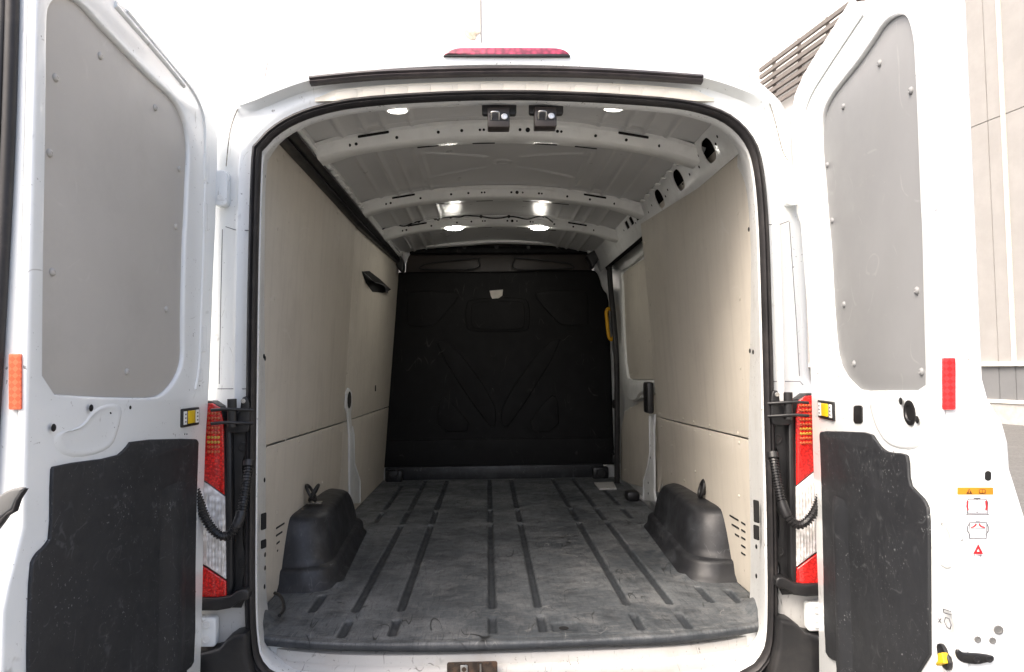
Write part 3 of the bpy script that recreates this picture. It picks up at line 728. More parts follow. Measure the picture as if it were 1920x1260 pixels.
bpl('lower_rib', [z2(*q) for q in ((1025, 820), (985, 805), (860, 980), (1030, 985))], YB-.006, .024, .006, 1)
bpl('base_strip', [(719, 826), (1148, 820), (1152, 871), (718, 877)], YB-.012, .02, .008, 0)
tag(plate('torn_label', py_([(918, 545), (930, 544), (943, 543), (942, 554), (935, 559), (923, 560), (920, 554)], YB-.0125), paper, bh, FR_BACK(YB-.012), .003, .0006), 'torn white paper label stuck near the top')
for px, py in ((700, 690), (723, 593), (884, 529), (797, 783), (795, 815), (980, 810), (810, 874), (912, 873)):
    pass
# headboard above the bulkhead
hb_ = plate('headboard', chaikin(py_([(760, 520), (762, 486), (775, 470), (860, 458), (950, 456), (1040, 458), (1095, 467), (1108, 482), (1112, 520)], 3.10), 1), bulk2, van, FR_BACK(3.10), .03, .008)
for pts in ([(794, 505), (791, 499), (812, 493), (895, 484), (897, 487), (890, 504)], [(970, 505), (966, 486), (972, 484), (1060, 493), (1070, 497), (1070, 503)]):
    tube('pocket_rim', resample(spline([at_y(x, y, 3.065) for x, y in pts], 4, True), 60), .0055, black, hb_, closed=True, seg=8)
box('top_roll', (-.66, 3.0, at_y(950, 476, 3.03).z), (.72, 3.08, at_y(950, 462, 3.03).z), bulk, van, .02)
for px in (780, 814, 871, 931, 991, 1046):
    p = at_y(px, 463, 2.985); stamp('clip', SOCKET, black, van, p, (0, -1, 0), .016)
# base of the bulkhead: sill strip and floor rings
box('bulkhead_foot', (-.84, 3.0, -.01), (.80, 3.06, .098), arch, van, .01)
for px in (739, 1126):
    p = at_y(px, 886, 2.95)
    b_ = box('anchor_block', (p.x-.06, 2.93, -.005), (p.x+.06, 2.99, .085), black, van, .015)
    tube('anchor_ring', [Vector((p.x+.032*math.cos(a), 2.922, p.z+.0+.030*math.sin(a))) for a in [i*2*math.pi/20 for i in range(20)]], .006, black, b_, closed=True, seg=8)

# ------------------------------------------------------------------ roof inside
BOWS = (.55, 1.47, 2.15)
def rz(x): return 1.785 - .17*x*x
def roof_in(a, b):
    x = -.735+1.47*a; y = .080 + 2.905*b; z = rz(x); e = 0
    for xc, wd, hh in ((.62, .008, .008), (.53, .009, .010), (.46, .008, .008), (.36, .008, .006)):
        e += hh*math.exp(-((abs(x)-xc)/wd)**2)
    if BOWS[0] < y < BOWS[1]:
        yc = (BOWS[0]+BOWS[1])/2; dx = abs(x); dy = abs(y-yc)
        e += .007*math.exp(-((dy - .05 - .38*dx)/.010)**2)*sm(.06, .10, dx)*sm(.40, .33, dx)
        fx, fy = max(0, dx-.30), max(0, dy-.28)
        if dx < .40 and dy < .38: e += .006*math.exp(-((math.hypot(max(0, dx-.30), max(0, dy-.27)) - .08)/.010)**2)
        if dx < .05 and dy < .06: e += .005*math.exp(-((math.hypot(dx, dy)-.03)/.01)**2)
    for yb in BOWS: e += .006*math.exp(-((abs(y-yb)-.12)/.014)**2)*sm(.6, .5, abs(x))
    e += .0015*math.sin(2.3*y+3*x)*math.sin(5.1*x+1.7*y)
    return Vector((x+.006, y, z - e))
link('roof_lining', grid_mesh(210, 330, roof_in, 0), rooff, van)
def bow(y, idx, zc=1.728):
    path = [Vector((.006+x, y, zc - .165*x*x - .012*sm(.60, .76, abs(x)))) for x in [-.76+1.52*i/72 for i in range(73)]]
    def prof(t):
        x = -.76+1.52*t; ax = abs(x); wv = .040+.010*sm(.33, .30, ax)+.012*sm(.58, .66, ax); d = .004*sm(.30, .33, ax)
        return [(.055, -wv-.022), (.042, -wv-.020), (.036, -wv-.010), (.006+d, -wv), (d, -wv+.008), (d, wv-.008), (.006+d, wv), (.036, wv+.010), (.042, wv+.02), (.055, wv+.022)]
    me = sweep_mesh(path, lambda t: [(-a, b) for a, b in prof(t)], False, closed_prof=False)
    o = link('roof_bow', me, bowm, van)
    for x, r in ((-.60, .006), (-.575, .006), (-.42, .006), (-.26, .006), (-.17, .006), (-.10, .005), (-.085, .005), (.055, .006), (.085, .009), (.115, .005), (.20, .006), (.215, .005), (.35, .006), (.47, .006), (.60, .006), (.625, .006)):
        z = zc - .165*x*x
        wv = .040+.010*sm(.33, .30, abs(x))
        hole(o, (x+.006, y-wv-.0055, z+.021), (0, -.95, -.31), r)
    for x in (-.30, -.08, .17, .33):                      # slots in the rolled edge
        z = zc - .165*x*x; plate('edge_slot', rrect(-.045, -.006, .045, .006, .004), dark, o, (Vector((x, y+.038, z-.0008)), Vector((1, 0, -.33*x)).normalized(), Vector((0, 1, 0)), Vector((0, 0, -1))), .0012, .0002)
    for x in (-.50, .50):                                 # open gap between bow flange and skin
        z = zc-.165*x*x+.050; plate('gap', rrect(-.06, -.005, .06, .005, .004), dark, o, (Vector((x, y-.0665, z-.012)), Vector((1, 0, -.33*x)).normalized(), Vector((0, -.3, .95)), Vector((0, -.95, -.3))), .0015, .0002)
    return o
for i, y in enumerate(BOWS): bow(y, i)
# front header rail
hp = [at_y(x, y, 2.93) for x, y in ((735, 478), (748, 474), (757, 468), (775, 463), (870, 456), (940, 452), (1040, 456), (1092, 463), (1104, 468), (1110, 480))]
link('front_header', sweep_mesh(resample(spline(hp, 6), 60, False), [(.012, -.02), (.016, 0), (.012, .05), (-.016, .05), (-.016, -.015), (-.005, -.025)], False), bowm, van)

# roof side rails
def rail_line(s, zl, x0, off=0): pass
# left: black moulded cover
ys_ = [.10+i*.15 for i in range(20)]
lo = [Vector((xw(y, ztop(min(y, 3.0), -1), -1)+.014, y, ztop(min(y, 3.0), -1)-.012)) for y in ys_]
up_ = [Vector((-.725+.004*y, y, 1.648)) for y in ys_]
def blend(t, dx=0, dz=0): return [a.lerp(b, t)+Vector((dx, 0, dz)) for a, b in zip(lo, up_)]
link('rail_cover', skin_mesh([blend(0, -.02, 0), blend(0, 0, 0), blend(.06, .012, -.004), blend(.35, .016, -.008), blend(.45, .006, 0), blend(.55, .012, -.006), blend(.92, .012, -.010), blend(1.0, .004, 0), blend(1, -.02, .03)], False), black, van)
rl = [Vector((-.722+.004*y, y, 1.655)) for y in ys_]
link('side_rail', skin_mesh([[v+Vector((-.03, 0, .0)) for v in rl], rl, [v+Vector((.008, 0, .012)) for v in rl], [v+Vector((.004, 0, .03)) for v in rl], [v+Vector((-.01, 0, .06)) for v in rl]], False), paint_in, van)
for i in range(8):
    y = .72+i*.095
    if y < 1.40: box('rail_tab', (-.727, y-.012, 1.655), (-.700, y+.012, 1.662), bowm, van, .002)
# right: white pressed rail with oval holes
lo = Vector((xw(1.0, 1.60, 1)-.01, 0, 1.575)); hi = Vector((.735, 0, 1.692))
ey = (hi-lo).normalized(); ex = Vector((0, 1, 0)); ez = Vector((-ey.z, 0, ey.x))
RF = (Vector((lo.x, 0, lo.z)), ex, ey, ez)
def on_rail(px, py): p = on_plane(px, py, RF[0], ez); d = p-RF[0]; return d.y, d.dot(ey)
rh = []; Lr = (hi-lo).length
for c, w_, h_ in (((1324, 275), 20, 50), ((1269, 332), 16, 42), ((1234, 369), 14, 38)):
    a, b = on_rail(c[0]+w_/2, c[1]), on_rail(c[0]-w_/2, c[1]); cc = on_rail(*c)
    rh.append(rrect(cc[0]-.055, .020, cc[0]+.055, Lr-.018, .040, 7))
for c in ((1191, 400), (1181, 409), (1173, 417)):
    cc = on_rail(*c); rh.append(rrect(cc[0]-.035, max(.03, cc[1]-.04), cc[0]+.035, min(Lr-.016, cc[1]+.04), .008))
rr = plate('side_rail', subdiv_pts([(.10, -.02), (3.0, -.02), (3.0, Lr), (.10, Lr)], 1), paint_in, van, RF, .006, .0015, holes=rh)
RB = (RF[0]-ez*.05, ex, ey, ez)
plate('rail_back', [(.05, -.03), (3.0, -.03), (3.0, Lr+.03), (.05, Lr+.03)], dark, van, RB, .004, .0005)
for px, py in ((1345, 256), (1342, 270), (1309, 292), (1309, 303), (1302, 311), (1311, 313), (1293, 327), (1280, 345), (1252, 356), (1248, 368), (1222, 385), (1216, 398), (1204, 398), (1192, 418), (1170, 432)):
    c = on_rail(px, py); p = RF[0]+ex*c[0]+ey*max(.006, min(Lr-.006, c[1])); hole(rr, p+ez*.0004, ez, .006)
for i in range(7):
    c = .72+i*.10; p = RF[0]+ex*c+ey*(Lr-.012)
    box('rail_tab', (p.x-.02, c-.012, p.z-.004), (p.x+.004, c+.012, p.z+.004), bowm, rr, .002)
# dark bundle behind the rail at the front corner
for k in range(5):
    a = at_y(1150+k*3, 445+k*2, 2.6); b = at_y(1142-k*4, 470+3*k, 2.85); m_ = (a+b)/2+Vector((.01*k-.02, 0, -.02+.008*k))
    tube('wire', spline([a, m_, b], 6), .006, black, van, seg=6)
plate('corner_cover', chaikin(py_([(1106, 488), (1098, 478), (1118, 466), (1136, 452), (1150, 445), (1153, 462), (1132, 478), (1118, 492), (1112, 506)], 2.86), 1), black, van, FR_BACK(2.86), .12, .012)
plate('corner_cover', chaikin(py_([(700, 440), (722, 455), (748, 475), (757, 490), (757, 510), (748, 508), (742, 495), (722, 478), (690, 450)], 2.86), 1), black, van, FR_BACK(2.86), .10, .012)

# lamps on the third bow and near the rear header
def lamp(name, c, rx, ry, n, m, par):
    fr = (Vector(c), Vector((1, 0, 0)), Vector((0, 1, 0)), Vector((0, 0, -1)))
    return plate(name, ellipse(0, 0, rx, ry, 24), m, par, fr, .016, .006)
for px, py in ((851, 414), (1012, 413)):
    p = at_y(px, py, BOWS[2]-.02)
    h_ = plate('lamp_housing', ellipse(0, 0, .066, .050, 24), whitelab, van, (Vector((p.x, BOWS[2], 1.722)), Vector((1, 0, 0)), Vector((0, 1, 0)), Vector((0, 0, -1))), .012, .004)
    lamp('lamp_lens', (p.x, BOWS[2]-.004, 1.708), .055, .042, None, lampm, h_)
for px, py in ((745, 209), (1151, 205)):
    p = at_y(px, py, .062); nn = Vector((0, -.55, -1)).normalized(); ey_ = Vector((0, 1, -.55)).normalized()
    h_ = plate('lamp_housing', ellipse(0, 0, .038, .018, 24), bowm, van, (p - nn*.004, Vector((1, 0, 0)), ey_, nn), .012, .003)
    plate('lamp_lens', ellipse(0, 0, .030, .011, 24), lampm2, h_, (p, Vector((1, 0, 0)), ey_, nn), .012, .004)
# loom clipped along the third bow
yl = BOWS[2]-.078
lo1 = [(712, 435), (722, 426), (731, 421), (742, 421), (758, 424), (772, 419), (785, 415), (800, 411), (816, 410), (822, 413), (826, 409), (845, 407), (862, 407), (873, 404), (888, 405), (902, 406), (920, 409), (938, 409), (954, 406), (968, 407), (988, 411), (1005, 407), (1019, 405), (1030, 412), (1037, 417)]
cab = tube('lamp_cable', spline([at_y(x, y, yl) for x, y in lo1], 4), .0045, black, van, seg=6)
for i in (2, 6, 8, 11, 15, 18, 22):
    p = at_y(*lo1[i], yl); stamp('cable_clip', SOCKET, black, cab, p, (0, -1, 0), .010)
tube('lamp_cable', spline([at_y(x, y, 2.6) for x, y in ((1100, 424), (1103, 435), (1108, 445), (1120, 450))], 4), .005, black, van, seg=6)

# header: latches and holes
def header_latch(cx, cy):
    y0 = .045; p = at_y(cx, cy, y0)
    pl_ = plate('header_latch', rrect(p.x-.055, p.z-.024, p.x+.055, p.z+.016, .008), black, van, FR_BACK(y0), .02, .003)
    a = at_y(cx-1, cy+17, y0-.02)
    box('latch_box', (a.x-.035, y0-.02, a.z-.034), (a.x+.035, y0+.03, a.z+.030), latchm, pl_, .004)
    f_ = FR_BACK(y0-.0215)
    plate('latch_face', rrect(a.x-.028, a.z-.014, a.x+.032, a.z+.012, .004), black, pl_, f_, .002, .0006)
    tube('striker_loop', spline([(a.x-.024, y0-.02, a.z-.010), (a.x-.024, y0-.036, a.z+.002), (a.x-.020, y0-.040, a.z+.006), (a.x-.004, y0-.040, a.z+.006), (a.x, y0-.036, a.z+.002), (a.x, y0-.02, a.z-.010)], 4), .0036, steel, pl_, seg=8)
    stamp('latch_bolt', SOCKET, steel, pl_, (a.x+.018, y0-.0235, a.z-.002), (0, -1, 0), .010)
header_latch(936, 201); header_latch(1024, 200)
for px, py in ((678, 199), (866, 195), (1088, 190), (1160, 193), (1222, 194)):
    p = at_z(px, py, 1.668); p = at_y(px, py, .045); hole(van, p, (0, -.25, -1), .009).matrix_basis = nmat(p, (0, -.25, -1)) @ Matrix.Diagonal((.012, .008, 1, 1))

# ------------------------------------------------------------------ wheel arch covers with tie-down rings
def wheel_arch(s):
    y0, y1 = .545, 1.50
    L = []
    def ring(z, xin, ya, yb, r):
        pts = []
        xo = .90
        for cx, cy, a0 in ((xin+r, ya+r, 180), (xin+r, yb-r, 90)):
            for i in range(9):
                a = R_(a0 + (90*i/8 if cy < 1 else -0)); 
            pass
        path = [(xo, ya)]
        path += [(xin+r - r*math.sin(R_(90*i/8)), ya+r - r*math.cos(R_(90*i/8))) for i in range(9)]
        path += [(xin+r - r*math.cos(R_(90*i/8)), yb-r + r*math.sin(R_(90*i/8))) for i in range(9)]
        path += [(xo, yb)]
        return [Vector((.018+s*(x+(.055*(y-y0)/(y1-y0) if x < xo else 0)), y, z)) for x, y in path]
    # plinth lip, then drafted hood rising in an arch
    L.append(ring(-.01, .650, y0-.03, y1+.02, .13)); L.append(ring(.012, .658, y0-.018, y1+.02, .13)); L.append(ring(.026, .672, y0-.004, y1+.015, .13)); L.append(ring(.060, .676, y0, y1+.01, .13)); L.append(ring(.072, .684, y0+.006, y1, .13))
    L.append(ring(.076, .700, y0+.02, y1-.01, .13))
    for k in range(12):
        t = k/11; z = .078 + .180*math.sin(t*math.pi/2)**.92
        L.append(ring(z, .702+.036*t+.05*max(0, t-.72)**1.3*3, y0+.024+.085*t+.06*max(0, t-.82)*3, y1-.02-.22*t**1.5-.18*max(0, t-.7)*2, .13+.015*t))
    me = skin_mesh(L, False, 50)
    bm = bmesh.new(); bm.from_mesh(me); bm.verts.ensure_lookup_table(); k = len(L[0])
    bm.faces.new([bm.verts[(len(L)-1)*k+i] for i in range(k)]); me2 = finish(bm, 'arch', 50); 
    o = link('wheel_arch_cover', me2, arch, van)
    for f in (.35, .62):
        pass
    return o
for s in (-1, 1):
    wa = wheel_arch(s)
    if s < 0:
        rp = at_x(581, 926, -.825)
        for dx in (0, .012):
            tube('tie_ring', [rp+Vector((.005+dx, .028*math.cos(a), .032*math.sin(a))) + Vector((.018*math.sin(a)*(1 if dx else -1), 0, .004)) for a in [i*2*math.pi/22 for i in range(22)]], .0065, black, wa, closed=True, seg=8)
        plate('ring_plate', rrect(-.03, -.02, .03, .02, .004), steel, wa, (rp+Vector((.02, 0, -.034)), Vector((1, 0, 0)), Vector((0, 1, 0)), Vector((0, 0, 1))), .004, .001)
    else:
        rp = at_x(1321, 916, .86)
        tube('tie_ring', [rp+Vector((-.012, .022*math.cos(a), .034*math.sin(a))) + Vector((.010*math.sin(a), 0, 0)) for a in [i*2*math.pi/22 for i in range(22)]], .008, black, wa, closed=True, seg=8)
        stamp('ring_plate', SOCKET, black, wa, rp+Vector((-.004, 0, 0)), (-1, -.3, 0), .028)

# ------------------------------------------------------------------ moulded floor mat
GX = [-.54, -.383, -.068, .092, .404, .556]
SEG = [(.085, .240), (.300, 1.568), (1.592, 1.922), (1.946, 2.985)]
def groove(x, y):
    d = 0
    for gx in GX:
        if abs(x-gx) < .05:
            for a, b in SEG:
                dx = max(0, abs(x-gx)-.004); dy = max(0, a+.02-y, y-b+.02)
                r = math.hypot(dx, dy); d = max(d, sm(.0145, .003, r))
    for gx, segs in ((-.69, ((.31, .50), (1.62, 1.90), (1.97, 2.80))), (.705, ((.31, .50), (1.62, 1.90), (1.97, 2.55))), (.80, ((.29, .46),))):
        if abs(x-gx) < .05:
            for a, b in segs:
                dx = max(0, abs(x-gx)-.004); dy = max(0, a+.02-y, y-b+.02); d = max(d, sm(.0145, .003, math.hypot(dx, dy)))
    return d
def rear_edge(x): return .028 + .05*(x/.78)**2 + .085*max(0, abs(x)/.80-.55)**2*2.2
xs_ = [-.870+i*1.74/420 for i in range(421)]
v_, f_ = [], []
ylist = [i/340 for i in range(341)]
lip = [(.004, -.026), (-.005, -.024), (-.008, -.016), (-.007, -.007), (-.003, -.0015)]
rowsn = 0
HC = at_z(1057, 1175, 0)
for dy, dz in lip:
    for x in xs_: v_.append((x+.004, rear_edge(x)+dy, dz + .002*math.sin(9*x))); 
    rowsn += 1
for t in ylist:
    for x in xs_:
        ya = rear_edge(x); y = ya + (3.0-ya)*t
        z = -.013*groove(x, y) + .0016*math.sin(3.1*x+1.2*y)*math.sin(2.2*y-x)
        z += .004*sm(.012, .0, abs((y-ya)-.055)) * 0 - .003*sm(.010, .0, abs(y-ya-.028))
        ax = abs(x)
        z += .055*sm(.775, .84, ax)*sm(.36, .20, y)      # curled corners
        z += .02*sm(.70, .68, 1)*0
        # border swelling up to the wheel arch covers
        dyy = max(0, .60-y, y-1.45); z += .014*sm(.06, 0, math.hypot(max(0, .682+.055*(min(1.5, max(.54, y))-.54)-abs(x-.014)), dyy))**1.5
        for yb in (1.58, 1.935):
            if ax > .57: z -= .003*sm(.006, .002, abs(y-yb))
        if abs(x-HC.x) < .055 and abs(y-HC.y) < .045: z -= .006*sm(.046, .041, abs(x-HC.x))*sm(.040, .036, abs(y-HC.y))
        v_.append((x+.004, y, z))
    rowsn += 1
nx = len(xs_)
for j in range(rowsn-1):
    for i in range(nx-1):
        f_.append((j*nx+i, j*nx+i+1, (j+1)*nx+i+1, (j+1)*nx+i))
me = bpy.data.meshes.new('floor_mat'); me.from_pydata(v_, [], f_); me.shade_smooth()
me.materials.append(floorm)
fm = link('floor_mat', me, floorm)
tag(fm, 'worn dark grey ribbed rubber mat covering the van load floor', 'floor mat')
hole(fm, (HC.x, HC.y, -.0045), (0, 0, 1), .016)
for s, pp in ((-1, [(515, 1112), (524, 1116), (531, 1128), (532, 1143), (524, 1154)]),):
    tube('mat_loop', spline([at_z(x, y, .03)+Vector((.0, 0, 0)) for x, y in pp], 5), .006, black, van, seg=8)
box('load_floor', (-.88, .12, -.12), (.90, 3.04, -.022), paint_in, van, .004)
# step corner by the sliding door: bare painted floor
plate('step_plate', [(lambda q: (q.x, q.y))(at_z(x, y, .014)) for x, y in ((1114, 904), (1150, 903), (1156, 915), (1124, 916))], sill_paint, van, (Vector((0, 0, .014)), Vector((1, 0, 0)), Vector((0, 1, 0)), Vector((0, 0, 1))), .012, .002)
p = on_wall(1203, 938, 1); box('belt_anchor', (p.x-.10, p.y-.05, .0), (p.x-.02, p.y+.05, .06), black, van, .018)

# ------------------------------------------------------------------ rear doors
class Door:
    def __init__(s, sg, hx, theta):
        a = R_(theta); s.s = sg; s.H = Vector((sg*hx, -.04, 0)); s.d = Vector((-sg*math.cos(a), -math.sin(a), 0)); s.n = Vector((-sg*math.sin(a), math.cos(a), 0))
    def uv(s, px, py):
        p = on_plane(px, py, s.H, s.n); return ((p-s.H).dot(s.d), p.z)
    def uvs(s, pts, t=0):
        out = []
        for x, y in pts:
            p = on_plane(x, y, s.H+s.n*t, s.n); out.append(((p-s.H).dot(s.d), p.z))
        return out
    def fr(s, t=0): return (s.H+s.n*t, s.d, Vector((0, 0, 1)), s.n)
    def P(s, u, z, t=0): return s.H + s.d*u + s.n*t + Vector((0, 0, z))
    # edge plane at width W: coordinates (t, z)
    def ez(s, pts, W, g=0):
        out = []
        for x, y in pts:
            p = on_plane(x, y, s.H+s.d*(W+g), s.d); out.append(((p-s.H).dot(s.n), p.z))
        return out
    def efr(s, W, g=0): return (s.H+s.d*(W+g), s.n, Vector((0, 0, 1)), s.d)

def bump_patch(D, u0, u1, z0, z1, h, t0, m, name, par, pw=4, nu=14, nz=24, prof=None):
    def fn(a, b):
        e = (1-abs(2*a-1)**pw)*(1-abs(2*b-1)**(pw+4)); 
        if prof: e = prof(a)*(1-abs(2*b-1)**10)
        return D.P(u0+(u1-u0)*a, z0+(z1-z0)*b, t0 + h*e)
    return link(name, grid_mesh(nu, nz, fn), m, par)

DL = Door(-1, .887, 90.5); DR = Door(1, .893, 81.3)
WL = DL.uv(57, 500)[0]; WR = DR.uv(1748, 600)[0]

def build_door(D, W, hinge_px, board_px, trim_px, step, boardm, label, rivets):
    lowW = W + .045
    inner = D.uvs(hinge_px)
    zt = 1.685
    # outline of the pressed inner frame, from the hinge top round the free edge and down
    ol = [(W-.30, zt-.005), (W-.10, zt), (W-.03, zt-.01), (W, zt-.05), (W, step+.05), (W+.012, step+.02), (lowW-.01, step-.04), (lowW, step-.08), (lowW, .30), (lowW, -.28), (.0, -.28)]
    k0 = [i for i, q in enumerate(ol) if q == (W, zt-.05)][0]
    ol[k0+1:k0+1] = [(W, z_) for z_ in (1.2, .95, .86, .80, .76, .72, .68, .64) if z_ > step+.07]
    thin = lambda t0: (lambda u, z, d: D.P(u, z, -.0193+(t0+d)*(1-.36*sm(.69, .79, z)-.08*sm(.4, .69, z))))
    hinge = list(inner)
    if hinge[0][1] < hinge[-1][1]: hinge.reverse()           # top first
    hinge_down = hinge                                       # from top to bottom along the hinge side
    outline = ol + list(reversed(hinge_down))
    bd = D.uvs(board_px)
    hole_b = [(u, z) for u, z in bd]
    dm = plate_mesh(outline, [chaikin(hole_b, 1)], .019, .007, D.fr(0), 3)
    door = link('rear_door', dm, paint, van)
    tag(door, label)
    # box section behind the frame and outer skin
    plate('door_core', [(u+(.004 if u < W/2 else -.004), z-.004 if z > 1 else z) for u, z in outline], paint, door, D.fr(-.0193), .081, .003, warp=thin(0))
    sk = [(u, z) for u, z in outline]
    cu = sum(u for u, z in sk)/len(sk); 
    skin = []
    for u, z in sk:
        du = -.012 if u < .25 else (.010 if u > W-.05 else 0)
        skin.append((u+du, z+(.035*sm(.9, 1.4, z))))
    plate('outer_skin', skin, paint, door, D.fr(-.101), .03, .010, bres=3, warp=thin(-.0812))
    # board with dome rivets
    bo_ = plate('door_board', chaikin(hole_b, 1), boardm, door, D.fr(-.010), .006, .001)
    for x, y in rivets:
        u, z = D.uvs([(x, y)], -.010)[0]; stamp('rivet', RIVET, boardm, bo_ if False else door, D.P(u, z, -.0105), D.n, 1.05)
    # raised swage round the board opening
    cu_ = sum(u for u, z in hole_b)/len(hole_b); cz = sum(z for u, z in hole_b)/len(hole_b)
    # moulded trim
    td = chaikin(D.uvs(trim_px), 1)
    plate('door_trim', td, trim, door, D.fr(.007), .008, .003)
    us = [u for u, z in td]
    return door

left_hinge = [(223, 0), (262, 42), (300, 83), (343, 143), (375, 168), (392, 190), (405, 225), (409, 260), (408, 330), (405, 420), (402, 487), (395, 687), (392, 747), (387, 820), (384, 907), (382, 1073), (377, 1260), (375, 1320)]
left_board = [(82, 737), (83, 600), (85, 420), (88, 280), (89, 150), (90, 40), (93, 14), (103, 1), (118, -5), (140, -2), (160, 13), (180, 37), (233, 93), (287, 150), (312, 171), (330, 190), (343, 213), (352, 240), (356, 283), (353, 333), (350, 420), (348, 440), (346, 520), (344, 620), (345, 667), (340, 693), (328, 717), (310, 737), (290, 746), (227, 745), (167, 743)]
left_trim = [(243, 825), (363, 822), (369, 828), (368, 840), (363, 1007), (362, 1237), (352, 1256), (330, 1262), (300, 1290), (48, 1290), (48, 1200), (53, 1060), (62, 1040), (80, 1023), (91, 1007), (92, 883), (97, 872), (213, 857), (233, 840)]
left_riv = [(187, 105), (103, 146), (92, 287), (290, 202), (335, 317), (329, 425), (97, 510), (311, 580), (237, 697)]
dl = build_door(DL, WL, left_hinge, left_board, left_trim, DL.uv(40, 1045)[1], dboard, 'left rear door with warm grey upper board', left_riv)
right_hinge = [(1592, 0), (1560, 52), (1530, 98), (1505, 140), (1490, 175), (1483, 215), (1483, 253), (1488, 330), (1493, 400), (1500, 420), (1512, 570), (1520, 720), (1523, 840), (1528, 980), (1533, 1107), (1535, 1260), (1536, 1320)]
right_board = [(1670, 33), (1687, 28), (1698, 33), (1705, 50), (1711, 77), (1713, 117), (1717, 200), (1720, 283), (1723, 367), (1726, 420), (1727, 453), (1730, 587), (1733, 687), (1733, 731), (1673, 732), (1612, 733), (1600, 725), (1580, 703), (1568, 677), (1563, 637), (1558, 570), (1553, 470), (1548, 420), (1543, 350), (1537, 283), (1537, 240), (1543, 207), (1557, 180), (1580, 150), (1607, 117), (1637, 73), (1653, 47)]
right_trim = [(1543, 808), (1590, 809), (1637, 811), (1647, 827), (1657, 840), (1670, 848), (1700, 850), (1707, 857), (1709, 907), (1723, 922), (1738, 937), (1746, 957), (1747, 1040), (1748, 1290), (1620, 1285), (1607, 1255), (1587, 1243), (1560, 1237), (1550, 1220), (1547, 1007), (1542, 840), (1540, 815)]
right_riv = [(1650, 119), (1709, 170), (1582, 200), (1552, 310), (1561, 414), (1583, 571), (1602, 682), (1729, 697), (1720, 545)]
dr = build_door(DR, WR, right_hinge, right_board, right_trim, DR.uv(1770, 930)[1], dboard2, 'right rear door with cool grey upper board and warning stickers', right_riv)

# --- pressings in the door inner frames
def door_groove(D, door, pts, r, t, m=paint):
    tube('pressed_bead', [D.P(u, z, t) for u, z in chaikin(D.uvs(pts), 2, False)], r, m, door, seg=10)
door_groove(DL, dl, [(238, 20), (318, 118), (360, 165), (382, 210), (386, 270), (383, 420), (377, 600), (374, 690), (366, 730)], .006, -.002)
door_groove(DL, dl, [(215, 8), (300, 105), (345, 160)], .010, -.004)
door_groove(DR, dr, [(1620, 25), (1560, 115), (1512, 190), (1506, 250), (1514, 420), (1526, 600), (1534, 700)], .006, -.002)
for u0, z0, u1, z1 in [(*DL.uv(388, 290), *DL.uv(383, 340)), (*DL.uv(385, 380), *DL.uv(382, 430)), (*DL.uv(383, 610), *DL.uv(378, 660)), (*DL.uv(376, 690), *DL.uv(372, 715))]:
    plate('pressing', rrect(min(u0, u1)-.012, min(z0, z1), max(u0, u1)+.006, max(z0, z1), .007), paint, dl, DL.fr(.003), .006, .0025)
# waist pockets: dished pressings under the boards
def pocket(D, door, px, depth=.012):
    o = D.uvs(px); ch = chaikin(o, 2)
    cu = sum(u for u, z in o)/len(o); cz = sum(z for u, z in o)/len(o)
    L = [[D.P(cu+(u-cu)*k, cz+(z-cz)*k, t) for u, z in ch] for k, t in ((1.05, .0003), (1.0, .0016), (.93, .0028), (.84, .0020), (.70, .0010), (.5, .0009), (.02, .0009))]
    link('pocket_pressing', skin_mesh(L, True, 60), paint, door)
pocket(DL, dl, [(96, 812), (150, 805), (180, 762), (228, 757), (222, 800), (205, 845), (120, 860)])
pocket(DR, dr, [(1628, 742), (1720, 742), (1730, 800), (1726, 842), (1668, 838), (1642, 800)])
pocket(DR, dr, [(1757, 976), (1786, 985), (1790, 1055), (1778, 1068), (1760, 1056)])
pocket(DR, dr, [(1762, 1128), (1795, 1150), (1800, 1230), (1752, 1235), (1750, 1160)])
# trim swells (long rounded ribs in the moulded panels)
for D, door, a, b in ((DL, dl, (296, 915), (342, 1275)), (DR, dr, (1565, 925), (1605, 1275))):
    u0, z1 = D.uv(*a); u1, z0 = D.uv(*b)
    u0, u1 = min(u0, u1)-.012, max(u0, u1)+.012
    bump_patch(D, u0, u1, z0-.05, z1, .016, .0064, trim, 'trim_swell', door, prof=lambda a: math.sin(math.pi*a)**2, nu=24, nz=40)
# yellow release catches in black frames
for D, door, (x0, y0, x1, y1) in ((DL, dl, (338, 765, 370, 799)), (DR, dr, (1537, 752, 1566, 786))):
    a, b = D.uv(x0, (y0+y1)/2)[0], D.uv(x1, (y0+y1)/2)[0]; u0, u1 = min(a, b), max(a, b)
    z1, z0 = D.uv((x0+x1)/2, y0)[1], D.uv((x0+x1)/2, y1)[1]; w_ = u1-u0; h_ = z1-z0
    c = plate('release_catch', rrect(u0, z0, u1, z1, .004), black, door, D.fr(.006), .008, .002)
    plate('yellow_slide', rrect(u0+.30*w_, z0+.16*h_, u1-.30*w_, z1-.14*h_, .002), yellow, door, D.fr(.0085), .004, .001)
    for k in (0, 1):
        uu = u0+(.06 if k == 0 else .76)*w_
        plate('catch_label', rrect(uu, z0+.14*h_, uu+.18*w_, z1-.14*h_, .001), whitelab, door, D.fr(.0072), .002, .0004)
        for q in range(3): plate('print_mark', rrect(uu+.05*w_, z0+(.25+.2*q)*h_, uu+.12*w_, z0+(.33+.2*q)*h_, .0006), ink, door, D.fr(.0078), .001, .0002)
